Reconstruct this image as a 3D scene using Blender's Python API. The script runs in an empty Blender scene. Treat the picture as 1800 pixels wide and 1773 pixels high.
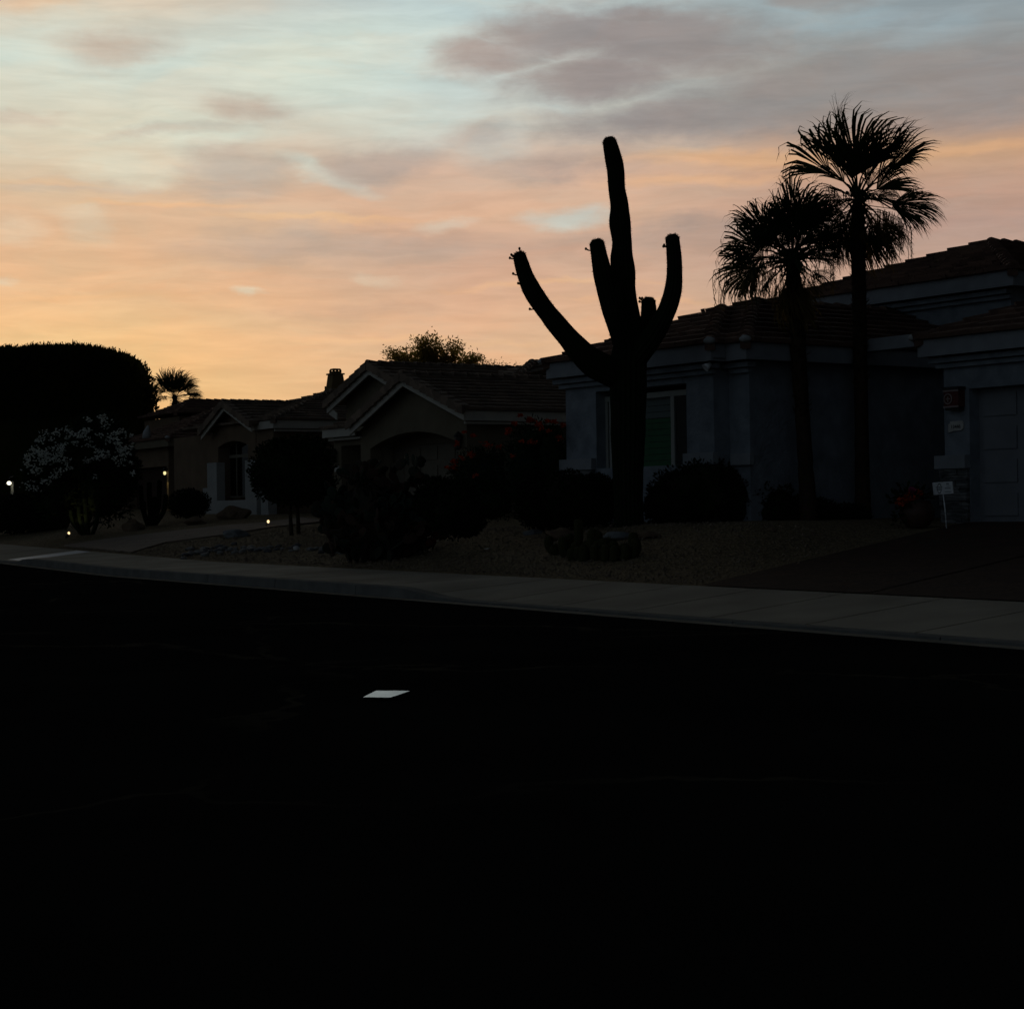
import bpy, bmesh, math, random
from mathutils import Vector, Matrix, noise
R = math.radians
random.seed(7)
SC = bpy.context.scene
COL = SC.collection

# ------------------------------------------------------------------ camera model (photograph 1800 x 1773)
FPX, YH, CAMH, ROLL = 3214.0, 895.0, 1.2, 0.014
TH = (YH - 886.5) / FPX
fw = Vector((0, math.cos(TH), math.sin(TH)))
r0 = Vector((1, 0, 0)); u0 = r0.cross(fw)
rt = r0 * math.cos(ROLL) - u0 * math.sin(ROLL)
up = u0 * math.cos(ROLL) + r0 * math.sin(ROLL)
EYE = Vector((0, 0, CAMH))

def ray(px, py): return fw + rt * ((px - 900) / FPX) + up * ((886.5 - py) / FPX)
def P(px, py, Y):
    d = ray(px, py); return EYE + d * (Y / d.y)
def G(px, py, z):
    d = ray(px, py); return EYE + d * ((z - CAMH) / d.z)
def z_at(p, py):
    """height of the point standing over plan position p that is seen at row py"""
    z = 2.0
    for _ in range(6):
        v = Vector((p[0], p[1], z)) - EYE
        y = 886.5 - FPX * v.dot(up) / v.dot(fw)
        z += (y - py) * v.dot(fw) / FPX
    return z

class Frame:
    """plan frame: d runs along the front (away to the left), n runs from the street into the lot"""
    def __init__(self, deg):
        a = R(deg); self.d = Vector((-math.sin(a), math.cos(a), 0)); self.n = Vector((math.cos(a), math.sin(a), 0))
    def W(self, s, n, z=0.0): return self.d * s + self.n * n + Vector((0, 0, z))
    def sn(self, p): return (p.x * self.d.x + p.y * self.d.y, p.x * self.n.x + p.y * self.n.y)
    def s_at(self, px, py, n):
        r = ray(px, py); t = n / (r.x * self.n.x + r.y * self.n.y); return (r.x * self.d.x + r.y * self.d.y) * t
    def sz(self, px, py, n):
        s = self.s_at(px, py, n); return s, z_at(self.W(s, n), py)

ST = Frame(30)          # the street
NKERB, NBACK = 11.2, 13.25
def sstep(a, b, x):
    t = min(1, max(0, (x - a) / (b - a))); return t * t * (3 - 2 * t)
def lerp(a, b, t): return a + (b - a) * t
def z0(s): return 0.012 * max(0.0, s - 35)
def pw(x, pts):
    if x <= pts[0][0]: return pts[0][1]
    for (a, fa), (b, fb) in zip(pts, pts[1:]):
        if x <= b: return lerp(fa, fb, (x - a) / (b - a))
    return pts[-1][1]
def drive_edge(n): return 18.6 + (n - 13.25) * 0.52
def terr(s, n):
    yard = pw(n, [(13.25, .22), (14.3, .36), (16, .70), (17.3, .88), (19, .93), (30, .98), (60, 1.1)])
    far = pw(n, [(13.25, .22), (15, .42), (18, .7), (22, .9), (30, 1.0), (60, 1.1)])
    drv = pw(n, [(13.25, .22), (22, .86), (60, 1.0)])
    z = lerp(yard, far, sstep(28, 36, s))
    z = lerp(drv, z, sstep(-.2, 2.2, s - drive_edge(n)))
    return z + z0(s)
def terrp(p):
    s, n = ST.sn(p); return terr(s, n)
def GT(px, py):
    """where the sight line through (px,py) meets the ground"""
    d = ray(px, py); d = d / d.y; Y = 12.0
    while Y < 140:
        p = EYE + d * Y
        s, n = ST.sn(p)
        zz = terr(s, n) if n > 11.3 else z0(s)
        if p.z <= zz: return Vector((p.x, p.y, zz))
        Y += .05
    return P(px, py, 70)
def on_ground(px, Y, py=900):
    p = P(px, py, Y); p.z = terrp(p); return p

# ------------------------------------------------------------------ mesh building
WL = {}
class MB:
    def __init__(self): self.v = []; self.f = []; self.sm = []
    def poly(self, pts, smooth=False):
        b = len(self.v); self.v += [Vector(p) for p in pts]; self.f.append(tuple(range(b, b + len(pts)))); self.sm.append(smooth)
    def box8(self, p):
        b = len(self.v); self.v += [Vector(q) for q in p]
        for q in ((3, 2, 1, 0), (4, 5, 6, 7), (0, 1, 5, 4), (1, 2, 6, 5), (2, 3, 7, 6), (3, 0, 4, 7)):
            self.f.append(tuple(b + i for i in q)); self.sm.append(False)
    def fbox(self, F, s0, s1, n0, n1, za, zb):
        self.box8([F.W(s0, n0, za), F.W(s1, n0, za), F.W(s1, n1, za), F.W(s0, n1, za),
                   F.W(s0, n0, zb), F.W(s1, n0, zb), F.W(s1, n1, zb), F.W(s0, n1, zb)])
    def prism(self, pts, off):
        k = len(pts); b = len(self.v); off = Vector(off)
        self.v += [Vector(p) for p in pts] + [Vector(p) + off for p in pts]
        self.f.append(tuple(range(b, b + k))); self.f.append(tuple(range(b + 2 * k - 1, b + k - 1, -1))); self.sm += [False, False]
        for i in range(k):
            j = (i + 1) % k
            self.f.append((b + i, b + k + i, b + k + j, b + j)); self.sm.append(False)
    def fprism(self, F, sz, n0, n1): self.prism([F.W(s, n0, z) for s, z in sz], F.n * (n1 - n0))
    def beam(self, a, b, w, h):
        a = Vector(a); b = Vector(b); d = (b - a).normalized(); s = d.cross(Vector((0, 0, 1)))
        if s.length < 1e-4: s = Vector((1, 0, 0))
        s.normalize(); u = s.cross(d); s = s * w / 2; u = u * h / 2
        self.box8([a - s - u, a + s - u, b + s - u, b - s - u, a - s + u, a + s + u, b + s + u, b - s + u])
    def tube(self, path, rad, seg=8, ribs=0, amp=0.0, smooth=True, cap=True, jit=0.0):
        path = [Vector(p) for p in path]; n = len(path); rings = []
        ref = None
        for i, p in enumerate(path):
            t = (path[min(i + 1, n - 1)] - path[max(i - 1, 0)]).normalized()
            if ref is None:
                ref = Vector((0, 1, 0)) if abs(t.y) < .8 else Vector((1, 0, 0))
            s = t.cross(ref).normalized(); ref = s.cross(t).normalized()
            b = len(self.v)
            for k in range(seg):
                a = 2 * math.pi * k / seg
                rr = rad[i] * (1 + (amp * math.cos(a * ribs) if ribs else 0) + (random.uniform(-jit, jit) if jit else 0))
                self.v.append(p + s * math.cos(a) * rr + ref * math.sin(a) * rr)
            rings.append(b)
        for i in range(n - 1):
            for k in range(seg):
                k2 = (k + 1) % seg
                self.f.append((rings[i] + k, rings[i] + k2, rings[i + 1] + k2, rings[i + 1] + k)); self.sm.append(smooth)
        if cap:
            self.f.append(tuple(rings[0] + k for k in range(seg))[::-1]); self.f.append(tuple(rings[-1] + k for k in range(seg))); self.sm += [False, False]
    def blob(self, c, rad, sub=2, amp=.15, freq=1.5, seed=0, smooth=True, rot=None, flat=False):
        bm = bmesh.new(); bmesh.ops.create_icosphere(bm, subdivisions=sub, radius=1)
        b = len(self.v); c = Vector(c)
        for v in bm.verts:
            q = v.co.copy(); m = 1 + amp * noise.noise(q * freq + Vector((seed * 7.3, seed * 3.1, seed)))
            q = Vector((q.x * rad[0], q.y * rad[1], q.z * rad[2])) * m
            if flat and q.z < -.35 * rad[2]: q.z = -.35 * rad[2]
            if rot: q = rot @ q
            self.v.append(q + c)
        for f in bm.faces:
            self.f.append(tuple(b + v.index for v in f.verts)); self.sm.append(smooth)
        bm.free()
    def leaf(self, c, d, w, ln, nrm=None):
        d = Vector(d).normalized(); s = d.cross(nrm if nrm else Vector((random.uniform(-1, 1), random.uniform(-1, 1), random.uniform(-1, 1))))
        if s.length < 1e-3: s = d.orthogonal()
        s.normalize(); c = Vector(c)
        self.poly([c, c + d * ln * .5 + s * w * .5, c + d * ln, c + d * ln * .5 - s * w * .5])
    def leaves(self, c, rad, n, size, seed=0, rin=.72, amp=.2, freq=1.6, asp=.5, zmin=-1, upb=.2, spike=.0, flat=0):
        rnd = random.Random(seed); c = Vector(c)
        for _ in range(n):
            while 1:
                q = Vector((rnd.gauss(0, 1), rnd.gauss(0, 1), rnd.gauss(0, 1)))
                if q.length > .01:
                    q.normalize()
                    if q.z > zmin: break
            if flat:
                q = Vector([math.copysign(abs(a) ** flat, a) for a in q]) ; q = q / max(abs(q.x) ** 4 + abs(q.y) ** 4 + abs(q.z) ** 4, 1e-6) ** .25
            m = (1 + amp * noise.noise(q * freq + Vector((seed * 7.3, seed * 3.1, seed)))) * rnd.uniform(rin, 1.04) 
            if spike and rnd.random() < .06: m *= 1 + rnd.uniform(0, spike)
            p = Vector((q.x * rad[0], q.y * rad[1], q.z * rad[2])) * m + c
            d = q * .8 + Vector((rnd.uniform(-1, 1), rnd.uniform(-1, 1), rnd.uniform(-.7, 1) + upb))
            s = size * rnd.uniform(.6, 1.3)
            d.normalize(); sd = d.cross(Vector((rnd.uniform(-1, 1), rnd.uniform(-1, 1), rnd.uniform(-1, 1))))
            if sd.length < 1e-3: continue
            sd.normalize()
            self.poly([p, p + d * s * .5 + sd * s * asp * .5, p + d * s, p + d * s * .5 - sd * s * asp * .5])
    def build(self, name, mat, parent=None, base=None):
        me = bpy.data.meshes.new(name)
        if parent is not None: o0 = WL[parent.name]
        elif base is not None: o0 = Vector(base)
        else: o0 = Vector((0, 0, 0))
        me.from_pydata([tuple(v - o0) for v in self.v], [], self.f)
        me.polygons.foreach_set('use_smooth', self.sm); me.materials.append(mat); me.update()
        o = bpy.data.objects.new(name, me); COL.objects.link(o)
        if parent is not None: o.parent = parent; WL[o.name] = o0
        else: o.location = o0; WL[o.name] = o0
        return o

def tag(o, label=None, cat=None, group=None, kind=None):
    if label: o['label'] = label
    if cat: o['category'] = cat
    if group: o['group'] = group
    if kind: o['kind'] = kind
    return o
def thing(name, label, cat, loc, group=None):
    o = bpy.data.objects.new(name, None); COL.objects.link(o); o.location = loc; o.empty_display_size = .2
    WL[o.name] = Vector(loc); return tag(o, label, cat, group)
def struct(mb, name, mat): return tag(mb.build(name, mat), kind='structure')

# ------------------------------------------------------------------ materials
def pm(name, c1, c2=None, scale=3.0, rough=.95, spec=.1, bump=0.0, bscale=30.0, detail=5, cell=False, stretch=None, metallic=0):
    m = bpy.data.materials.new(name); m.use_nodes = True; nt = m.node_tree; nt.nodes.clear()
    out = nt.nodes.new('ShaderNodeOutputMaterial'); bs = nt.nodes.new('ShaderNodeBsdfPrincipled')
    nt.links.new(bs.outputs[0], out.inputs[0])
    bs.inputs['Roughness'].default_value = rough; bs.inputs['Specular IOR Level'].default_value = spec; bs.inputs['Metallic'].default_value = metallic
    tc = nt.nodes.new('ShaderNodeTexCoord'); src = tc.outputs['Object']
    if stretch:
        mp = nt.nodes.new('ShaderNodeMapping'); mp.inputs['Scale'].default_value = stretch; nt.links.new(src, mp.inputs[0]); src = mp.outputs[0]
    c2 = c2 or tuple(x * .65 for x in c1)
    if cell:
        t = nt.nodes.new('ShaderNodeTexVoronoi'); t.inputs['Scale'].default_value = scale; nt.links.new(src, t.inputs['Vector'])
        sp = nt.nodes.new('ShaderNodeSeparateColor'); nt.links.new(t.outputs['Color'], sp.inputs[0]); fac = sp.outputs[0]
    else:
        t = nt.nodes.new('ShaderNodeTexNoise'); t.inputs['Scale'].default_value = scale; t.inputs['Detail'].default_value = detail
        nt.links.new(src, t.inputs['Vector'])
        mr = nt.nodes.new('ShaderNodeMapRange'); mr.inputs[1].default_value = .3; mr.inputs[2].default_value = .7
        nt.links.new(t.outputs[0], mr.inputs[0]); fac = mr.outputs[0]
    mx = nt.nodes.new('ShaderNodeMix'); mx.data_type = 'RGBA'
    mx.inputs['A'].default_value = (*c1, 1); mx.inputs['B'].default_value = (*c2, 1)
    nt.links.new(fac, mx.inputs['Factor']); nt.links.new(mx.outputs['Result'], bs.inputs['Base Color'])
    if bump:
        b = nt.nodes.new('ShaderNodeBump'); b.inputs['Strength'].default_value = bump; b.inputs['Distance'].default_value = .03
        if cell: t2 = nt.nodes.new('ShaderNodeTexVoronoi')
        else: t2 = nt.nodes.new('ShaderNodeTexNoise'); t2.inputs['Detail'].default_value = 6
        t2.inputs['Scale'].default_value = bscale
        nt.links.new(src, t2.inputs['Vector']); nt.links.new(t2.outputs[0], b.inputs['Height']); nt.links.new(b.outputs[0], bs.inputs['Normal'])
    return m
def trans(m, col, fac):
    nt = m.node_tree; out = next(n for n in nt.nodes if n.type == 'OUTPUT_MATERIAL'); b = next(n for n in nt.nodes if n.type == 'BSDF_PRINCIPLED')
    t = nt.nodes.new('ShaderNodeBsdfTranslucent'); t.inputs[0].default_value = (*col, 1); mx = nt.nodes.new('ShaderNodeMixShader'); mx.inputs[0].default_value = fac
    nt.links.new(b.outputs[0], mx.inputs[1]); nt.links.new(t.outputs[0], mx.inputs[2]); nt.links.new(mx.outputs[0], out.inputs[0])
def emis(name, col, st):
    m = bpy.data.materials.new(name); m.use_nodes = True; nt = m.node_tree; nt.nodes.clear()
    out = nt.nodes.new('ShaderNodeOutputMaterial'); e = nt.nodes.new('ShaderNodeEmission')
    e.inputs[0].default_value = (*col, 1); e.inputs[1].default_value = st; nt.links.new(e.outputs[0], out.inputs[0]); return m

M = {}
M['stucco_grey'] = pm('stucco_grey', (.29, .325, .365), (.185, .21, .24), 3.2, bump=.7, bscale=16, detail=8)
M['trim_grey'] = pm('trim_grey', (.32, .34, .365), (.25, .265, .285), 3, bump=.2, bscale=40)
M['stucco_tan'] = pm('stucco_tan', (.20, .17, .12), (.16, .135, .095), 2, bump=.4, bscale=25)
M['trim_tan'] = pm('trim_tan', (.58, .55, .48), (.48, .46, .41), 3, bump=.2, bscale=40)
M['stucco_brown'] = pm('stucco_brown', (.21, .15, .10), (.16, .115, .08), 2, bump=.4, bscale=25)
M['stucco_pale'] = pm('stucco_pale', (.42, .42, .40), (.33, .33, .32), 2, bump=.5, bscale=20)
M['tile_red'] = pm('tile_red', (.22, .135, .10), (.12, .072, .056), 2.6, bump=.3, bscale=18, cell=True)
M['tile_brown'] = pm('tile_brown', (.27, .20, .15), (.15, .115, .09), 2.6, bump=.3, bscale=18, cell=True)
M['mortar'] = pm('mortar', (.45, .46, .46), (.36, .37, .37), 8)
M['asphalt'] = None
M['concrete'] = pm('concrete', (.44, .40, .32), (.30, .27, .215), .9, bump=.25, bscale=50)
M['kerb'] = pm('kerb_concrete', (.20, .20, .185), (.13, .13, .125), 2.2, bump=.25, bscale=40)
M['gutter'] = pm('gutter_concrete', (.27, .25, .20), (.17, .16, .13), 2, bump=.2, bscale=40)
M['pale_strip'] = pm('pale_concrete', (.80, .82, .84), (.72, .74, .77), 3, rough=.5, spec=.5)
M['path'] = pm('path_concrete', (.30, .235, .185), (.24, .19, .15), 1.5, bump=.2, bscale=40)
M['brown_drive'] = pm('stained_drive', (.085, .055, .038), (.06, .04, .03), 5, bump=.35, bscale=14, cell=True)
M['gravel'] = pm('desert_gravel', (.30, .23, .135), (.10, .078, .047), 26, bump=1.0, bscale=26, cell=True)
M['pebble'] = pm('pebble', (.30, .235, .17), (.13, .10, .075), 3)
M['rock'] = pm('brown_rock', (.22, .155, .10), (.12, .085, .06), 3, bump=.7, bscale=9)
M['rock_grey'] = pm('grey_rock', (.24, .25, .25), (.13, .14, .145), 3, bump=.6, bscale=12)
M['stone_a'] = pm('river_stone', (.26, .25, .235), (.15, .15, .145), 4, rough=.7, spec=.3)
M['stone_dark'] = pm('dark_river_stone', (.10, .10, .105), (.07, .07, .075), 4, rough=.7, spec=.3)
M['stone_pale'] = pm('pale_river_stone', (.62, .63, .62), (.5, .5, .5), 4, rough=.7, spec=.3)
M['veneer'] = pm('stone_veneer', (.22, .22, .22), (.07, .075, .08), 4.5, bump=.9, bscale=5, cell=True, stretch=(1, 1, 3.2))
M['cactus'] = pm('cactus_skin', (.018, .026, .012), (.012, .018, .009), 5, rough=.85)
M['cactus_bud'] = pm('cactus_bud', (.05, .06, .03), (.09, .06, .04), 20)
M['barrel'] = pm('hedgehog_cactus_skin', (.06, .06, .024), (.034, .036, .015), 30)
M['pad'] = pm('cactus_pad', (.028, .048, .034), (.07, .04, .03), 2.3, cell=True, bump=.2, bscale=30)
M['pad_red'] = pm('red_pad', (.16, .03, .022), (.09, .03, .02), 3)
M['leaf_dark'] = pm('dark_leaf', (.016, .024, .010), (.026, .036, .014), 1.6)
M['leaf_ficus'] = pm('ficus_leaf', (.018, .022, .007), (.034, .038, .012), .9)
M['leaf_mesq'] = pm('feathery_leaf', (.06, .058, .02), (.04, .042, .014), 1.5)
M['leaf_shrub'] = pm('shrub_leaf', (.012, .017, .008), (.022, .025, .012), 5)
M['leaf_red'] = pm('ferny_leaf', (.016, .027, .014), (.024, .04, .02), 3)
M['leaf_blue'] = pm('agave_leaf', (.16, .22, .24), (.10, .15, .16), 3)
M['palm_leaf'] = pm('palm_leaf', (.018, .03, .014), (.026, .04, .018), 2)
M['palm_dry'] = pm('dry_palm_leaf', (.16, .115, .045), (.10, .075, .03), 4)
M['palm_trunk'] = pm('palm_trunk', (.06, .04, .026), (.03, .022, .016), 6, bump=.8, bscale=14)
M['bark'] = pm('bark', (.075, .055, .04), (.045, .034, .026), 5, bump=.6, bscale=20)
M['white_flower'] = pm('white_petal', (.88, .90, .84), (.80, .83, .76), 9)
M['red_flower'] = pm('red_petal', (.55, .075, .02), (.42, .05, .02), 9)
M['pink_flower'] = pm('magenta_petal', (.40, .06, .20), (.5, .07, .1), 9)
M['metal_dark'] = pm('dark_metal', (.03, .028, .026), (.02, .019, .018), 9, rough=.5, spec=.4)
M['lantern_red'] = pm('red_brown_lantern', (.16, .05, .045), (.10, .035, .03), 9, rough=.7)
M['lantern_band'] = pm('lantern_band', (.36, .28, .27), (.28, .22, .21), 9, rough=.6)
M['plaque'] = pm('pale_plaque', (.62, .60, .56), (.5, .49, .46), 7)
M['lettering'] = pm('dark_lettering', (.05, .05, .055), (.04, .04, .045), 5)
M['sign_white'] = pm('white_sign', (.80, .82, .84), (.74, .76, .78), 5, rough=.5, spec=.4)
M['sign_grey'] = pm('grey_print', (.30, .32, .34), (.24, .26, .28), 60)
M['paper'] = pm('paper', (.86, .88, .90), (.80, .82, .85), 8, rough=.12, spec=.9)
M['frame_pale'] = pm('pale_window_frame', (.42, .43, .40), (.36, .37, .34), 5)
M['frame_tan'] = pm('tan_window_frame', (.22, .20, .16), (.18, .165, .13), 5)
M['blind_white'] = pm('white_blind', (.42, .44, .43), (.36, .38, .37), 5)
M['blind_green'] = pm('green_blind', (.05, .36, .12), (.04, .28, .10), 5)
M['door_tan'] = pm('garage_door_paint', (.21, .185, .145), (.17, .15, .12), 3)
M['door_grey'] = pm('grey_garage_door_paint', (.24, .25, .27), (.19, .20, .22), 2)
M['door_dark'] = pm('dark_door', (.06, .04, .03), (.045, .03, .024), 6)
M['unlit_room'] = pm('unlit_room', (.02, .02, .02), (.015, .015, .015), 3)  # near-black: the dark of the unlit rooms is put into the wall colour
M['pot'] = pm('dark_glazed_pot', (.05, .03, .025), (.10, .045, .03), 6, rough=.5, spec=.3)
M['brick_dark'] = pm('chimney_stucco', (.20, .14, .07), (.15, .105, .055), 3, bump=.4, bscale=20)
M['bulb'] = emis('warm_bulb', (1.0, .72, .36), 1.6)
M['bulb_white'] = emis('pale_bulb', (1.0, .93, .70), 2.2)
M['bulb_wall'] = emis('wall_bulb', (1.0, .86, .40), 1.1)
# glass
def glass(name, tint, t):
    m = bpy.data.materials.new(name); m.use_nodes = True; nt = m.node_tree; nt.nodes.clear()
    out = nt.nodes.new('ShaderNodeOutputMaterial'); a = nt.nodes.new('ShaderNodeBsdfTransparent'); g = nt.nodes.new('ShaderNodeBsdfGlossy')
    a.inputs[0].default_value = (*tint, 1); g.inputs['Roughness'].default_value = .03; g.inputs[0].default_value = (.8, .8, .8, 1)
    mx = nt.nodes.new('ShaderNodeMixShader'); mx.inputs[0].default_value = t
    nt.links.new(a.outputs[0], mx.inputs[1]); nt.links.new(g.outputs[0], mx.inputs[2]); nt.links.new(mx.outputs[0], out.inputs[0]); return m
M['glass'] = glass('window_glass', (.72, .76, .76), .012)
M['glass_dark'] = glass('dark_window_glass', (.25, .27, .28), .08)
# asphalt with sealed cracks
def asphalt():
    m = pm('asphalt', (.020, .0195, .018), (.013, .0128, .012), .55, rough=1, spec=0, bump=.3, bscale=60)
    nt = m.node_tree; bs = next(n for n in nt.nodes if n.type == 'BSDF_PRINCIPLED'); tc = next(n for n in nt.nodes if n.type == 'TEX_COORD')
    old = bs.inputs['Base Color'].links[0].from_socket
    wn = nt.nodes.new('ShaderNodeTexNoise'); wn.inputs['Scale'].default_value = .8; wn.inputs['Detail'].default_value = 4
    sc = nt.nodes.new('ShaderNodeVectorMath'); sc.operation = 'MULTIPLY_ADD'; sc.inputs[1].default_value = (2.2, 2.2, 0)
    nt.links.new(tc.outputs['Object'], wn.inputs['Vector']); nt.links.new(wn.outputs['Color'], sc.inputs[0]); nt.links.new(tc.outputs['Object'], sc.inputs[2])
    vo = nt.nodes.new('ShaderNodeTexVoronoi'); vo.feature = 'DISTANCE_TO_EDGE'; vo.inputs['Scale'].default_value = .2
    nt.links.new(sc.outputs[0], vo.inputs['Vector'])
    mr = nt.nodes.new('ShaderNodeMapRange'); mr.inputs[1].default_value = .004; mr.inputs[2].default_value = .011; mr.inputs[3].default_value = .75; mr.inputs[4].default_value = 0
    nt.links.new(vo.outputs['Distance'], mr.inputs[0])
    br = nt.nodes.new('ShaderNodeTexNoise'); br.inputs['Scale'].default_value = .35
    nt.links.new(tc.outputs['Object'], br.inputs['Vector'])
    m2 = nt.nodes.new('ShaderNodeMapRange'); m2.inputs[1].default_value = .45; m2.inputs[2].default_value = .6; nt.links.new(br.outputs[0], m2.inputs[0])
    mu = nt.nodes.new('ShaderNodeMath'); mu.operation = 'MULTIPLY'; nt.links.new(mr.outputs[0], mu.inputs[0]); nt.links.new(m2.outputs[0], mu.inputs[1])
    mx = nt.nodes.new('ShaderNodeMix'); mx.data_type = 'RGBA'; mx.inputs['B'].default_value = (.065, .058, .042, 1)
    nt.links.new(old, mx.inputs['A']); nt.links.new(mu.outputs[0], mx.inputs['Factor']); nt.links.new(mx.outputs['Result'], bs.inputs['Base Color'])
    return m
M['asphalt'] = asphalt()
trans(M['leaf_mesq'], (.6, .45, .10), .75); trans(M['palm_dry'], (.22, .14, .04), .35); trans(M['leaf_ficus'], (.09, .10, .02), .35); trans(M['palm_leaf'], (.05, .08, .02), .25)

# ------------------------------------------------------------------ ground, street
def grid(mb, ss, ns, zf, smooth=True):
    b = len(mb.v)
    for s in ss:
        for n in ns: mb.v.append(ST.W(s, n, zf(s, n)))
    w = len(ns)
    for i in range(len(ss) - 1):
        for j in range(w - 1):
            mb.f.append((b + i * w + j, b + i * w + j + 1, b + (i + 1) * w + j + 1, b + (i + 1) * w + j)); mb.sm.append(smooth)
def frange(a, b, st):
    k = max(1, round((b - a) / st)); return [a + (b - a) * i / k for i in range(k + 1)]

g = MB(); g.poly([(-3000, -3000, -.5), (3000, -3000, -.5), (3000, 3000, -.5), (-3000, 3000, -.5)]); struct(g, 'ground', M['gravel'])
g = MB(); grid(g, frange(-60, 8, 4) + frange(8.5, 62, .5) + frange(63, 200, 4), frange(13.25, 20, .35) + frange(20.5, 34, 1) + frange(36, 90, 6),
               lambda s, n: terr(s, n) + (.03 * noise.noise(Vector((s * .9, n * .9, 0))) * sstep(.3, 1.5, s - drive_edge(n)) if n > 13.4 else -.012)); struct(g, 'yard_ground', M['gravel'])
g = MB(); grid(g, frange(-60, 200, 2), frange(.97, 11.0, 1.4), lambda s, n: z0(s) + .05 * math.sin(math.pi * (n - .97) / 10.03)); struct(g, 'road', M['asphalt'])
def kerb_z(s): return .15 - .12 * (1 - sstep(20.9, 22.9, s)) - .12 * sstep(41.6, 42.8, s) * (1 - sstep(54, 56, s))
g = MB(); gs = frange(-60, 200, 1.0); grid(g, gs, [10.98, 11.215], lambda s, n: z0(s) + .006)
struct(g, 'gutter', M['gutter'])
g = MB(); s = -60.0
kb = []
while s < 140:
    e = s + 3.0 - .02; cuts = frange(s, e, .5)
    for a, b in zip(cuts, cuts[1:]):
        za, zb = kerb_z(a) + z0(a), kerb_z(b) + z0(b)
        g.box8([ST.W(a, 11.2, z0(a) - .2), ST.W(b, 11.2, z0(b) - .2), ST.W(b, 11.42, z0(b) - .2), ST.W(a, 11.42, z0(a) - .2),
                ST.W(a, 11.23, za), ST.W(b, 11.23, zb), ST.W(b, 11.42, zb), ST.W(a, 11.42, za)])
    s += 3.0
struct(g, 'kerb', M['kerb'])
g = MB(); s = -60.6
while s < 140:
    e = s + 1.52; cuts = frange(s, e, .38)
    for a, b in zip(cuts, cuts[1:]):
        def zz(q, n): return z0(q) + lerp(kerb_z(q) + .004, .225, (n - 11.42) / (NBACK - 11.42))
        g.box8([ST.W(a, 11.43, -.3), ST.W(b, 11.43, -.3), ST.W(b, NBACK, -.3), ST.W(a, NBACK, -.3),
                ST.W(a, 11.43, zz(a, 11.43)), ST.W(b, 11.43, zz(b, 11.43)), ST.W(b, NBACK, zz(b, NBACK)), ST.W(a, NBACK, zz(a, NBACK))])
    s = e + .036
struct(g, 'pavement', M['concrete'])
# near side pavement under the camera
g = MB(); s = -30.0
while s < 60:
    g.fbox(ST, s, s + 1.5, -1.0, .72, -.3, .135); s += 1.515
for a in frange(-30, 57, 3): g.fbox(ST, a, a + 2.98, .74, .95, -.3, .13)
struct(g, 'near_pavement', M['concrete'])
g = MB(); grid(g, frange(-40, 80, 4), [-60, -30, -10, -1.02], lambda s, n: .12); struct(g, 'near_yard_ground', M['gravel'])
# driveway of the near house, stained brown, with score joints
g = MB()
nn = frange(13.27, 23.2, .5)
for a, b in zip(nn, nn[1:]):
    for q in range(4):
        e0 = [lerp(6, drive_edge(a) - .2, q / 4), lerp(6, drive_edge(a) - .2, (q + 1) / 4 - .004)]
        e1 = [lerp(6, drive_edge(b) - .2, q / 4), lerp(6, drive_edge(b) - .2, (q + 1) / 4 - .004)]
        g.poly([ST.W(e0[0], a, terr(e0[0], a) + .014), ST.W(e0[1], a, terr(e0[1], a) + .014), ST.W(e1[1], b, terr(e1[1], b) + .014), ST.W(e1[0], b, terr(e1[0], b) + .014)])
struct(g, 'driveway', M['brown_drive'])
# garden walk of the left house
ue = [(113, 960), (233, 943), (367, 928), (467, 920), (530, 911)]; le = [(232, 972), (290, 955), (390, 942), (470, 929), (575, 917)]
g = MB(); A = [GT(*q) for q in ue]; B = [GT(*q) for q in le]
for i in range(4):
    for k in range(6):
        q = []
        for (L, t) in ((A, k / 6), (A, (k + 1) / 6)): q.append(L[i].lerp(L[i + 1], t))
        r_ = [B[i].lerp(B[i + 1], k / 6), B[i].lerp(B[i + 1], (k + 1) / 6)]
        for m_ in range(3):
            pts = [q[0].lerp(r_[0], m_ / 3), q[1].lerp(r_[1], m_ / 3), q[1].lerp(r_[1], (m_ + 1) / 3), q[0].lerp(r_[0], (m_ + 1) / 3)]
            g.prism([Vector((p.x, p.y, terrp(p) + .035)) for p in pts], (0, 0, -.12))
struct(g, 'garden_path', M['path'])
# pale strip in the far pavement
g = MB()
c = [(52, 979), (72, 982), (172, 970), (156, 967)]
pts = []
for q in c:
    p = GT(*q)
    for _ in range(1): pts.append(p)
s1, n1 = ST.sn(pts[0]); s2, n2 = ST.sn(pts[3])
for (na, nb) in [(11.5, 12.1), (12.1, 12.7), (12.7, 13.2)]:
    for_s = 43.15
    def zz(q, n): return z0(q) + lerp(kerb_z(q) + .004, .225, (n - 11.42) / (NBACK - 11.42)) + .006
    g.poly([ST.W(for_s, na, zz(for_s, na)), ST.W(for_s + 1.15, na, zz(for_s + 1.15, na)), ST.W(for_s + 1.15, nb, zz(for_s + 1.15, nb)), ST.W(for_s, nb, zz(for_s, nb))])
struct(g, 'pale_pavement_strip', M['pale_strip'])
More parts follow.
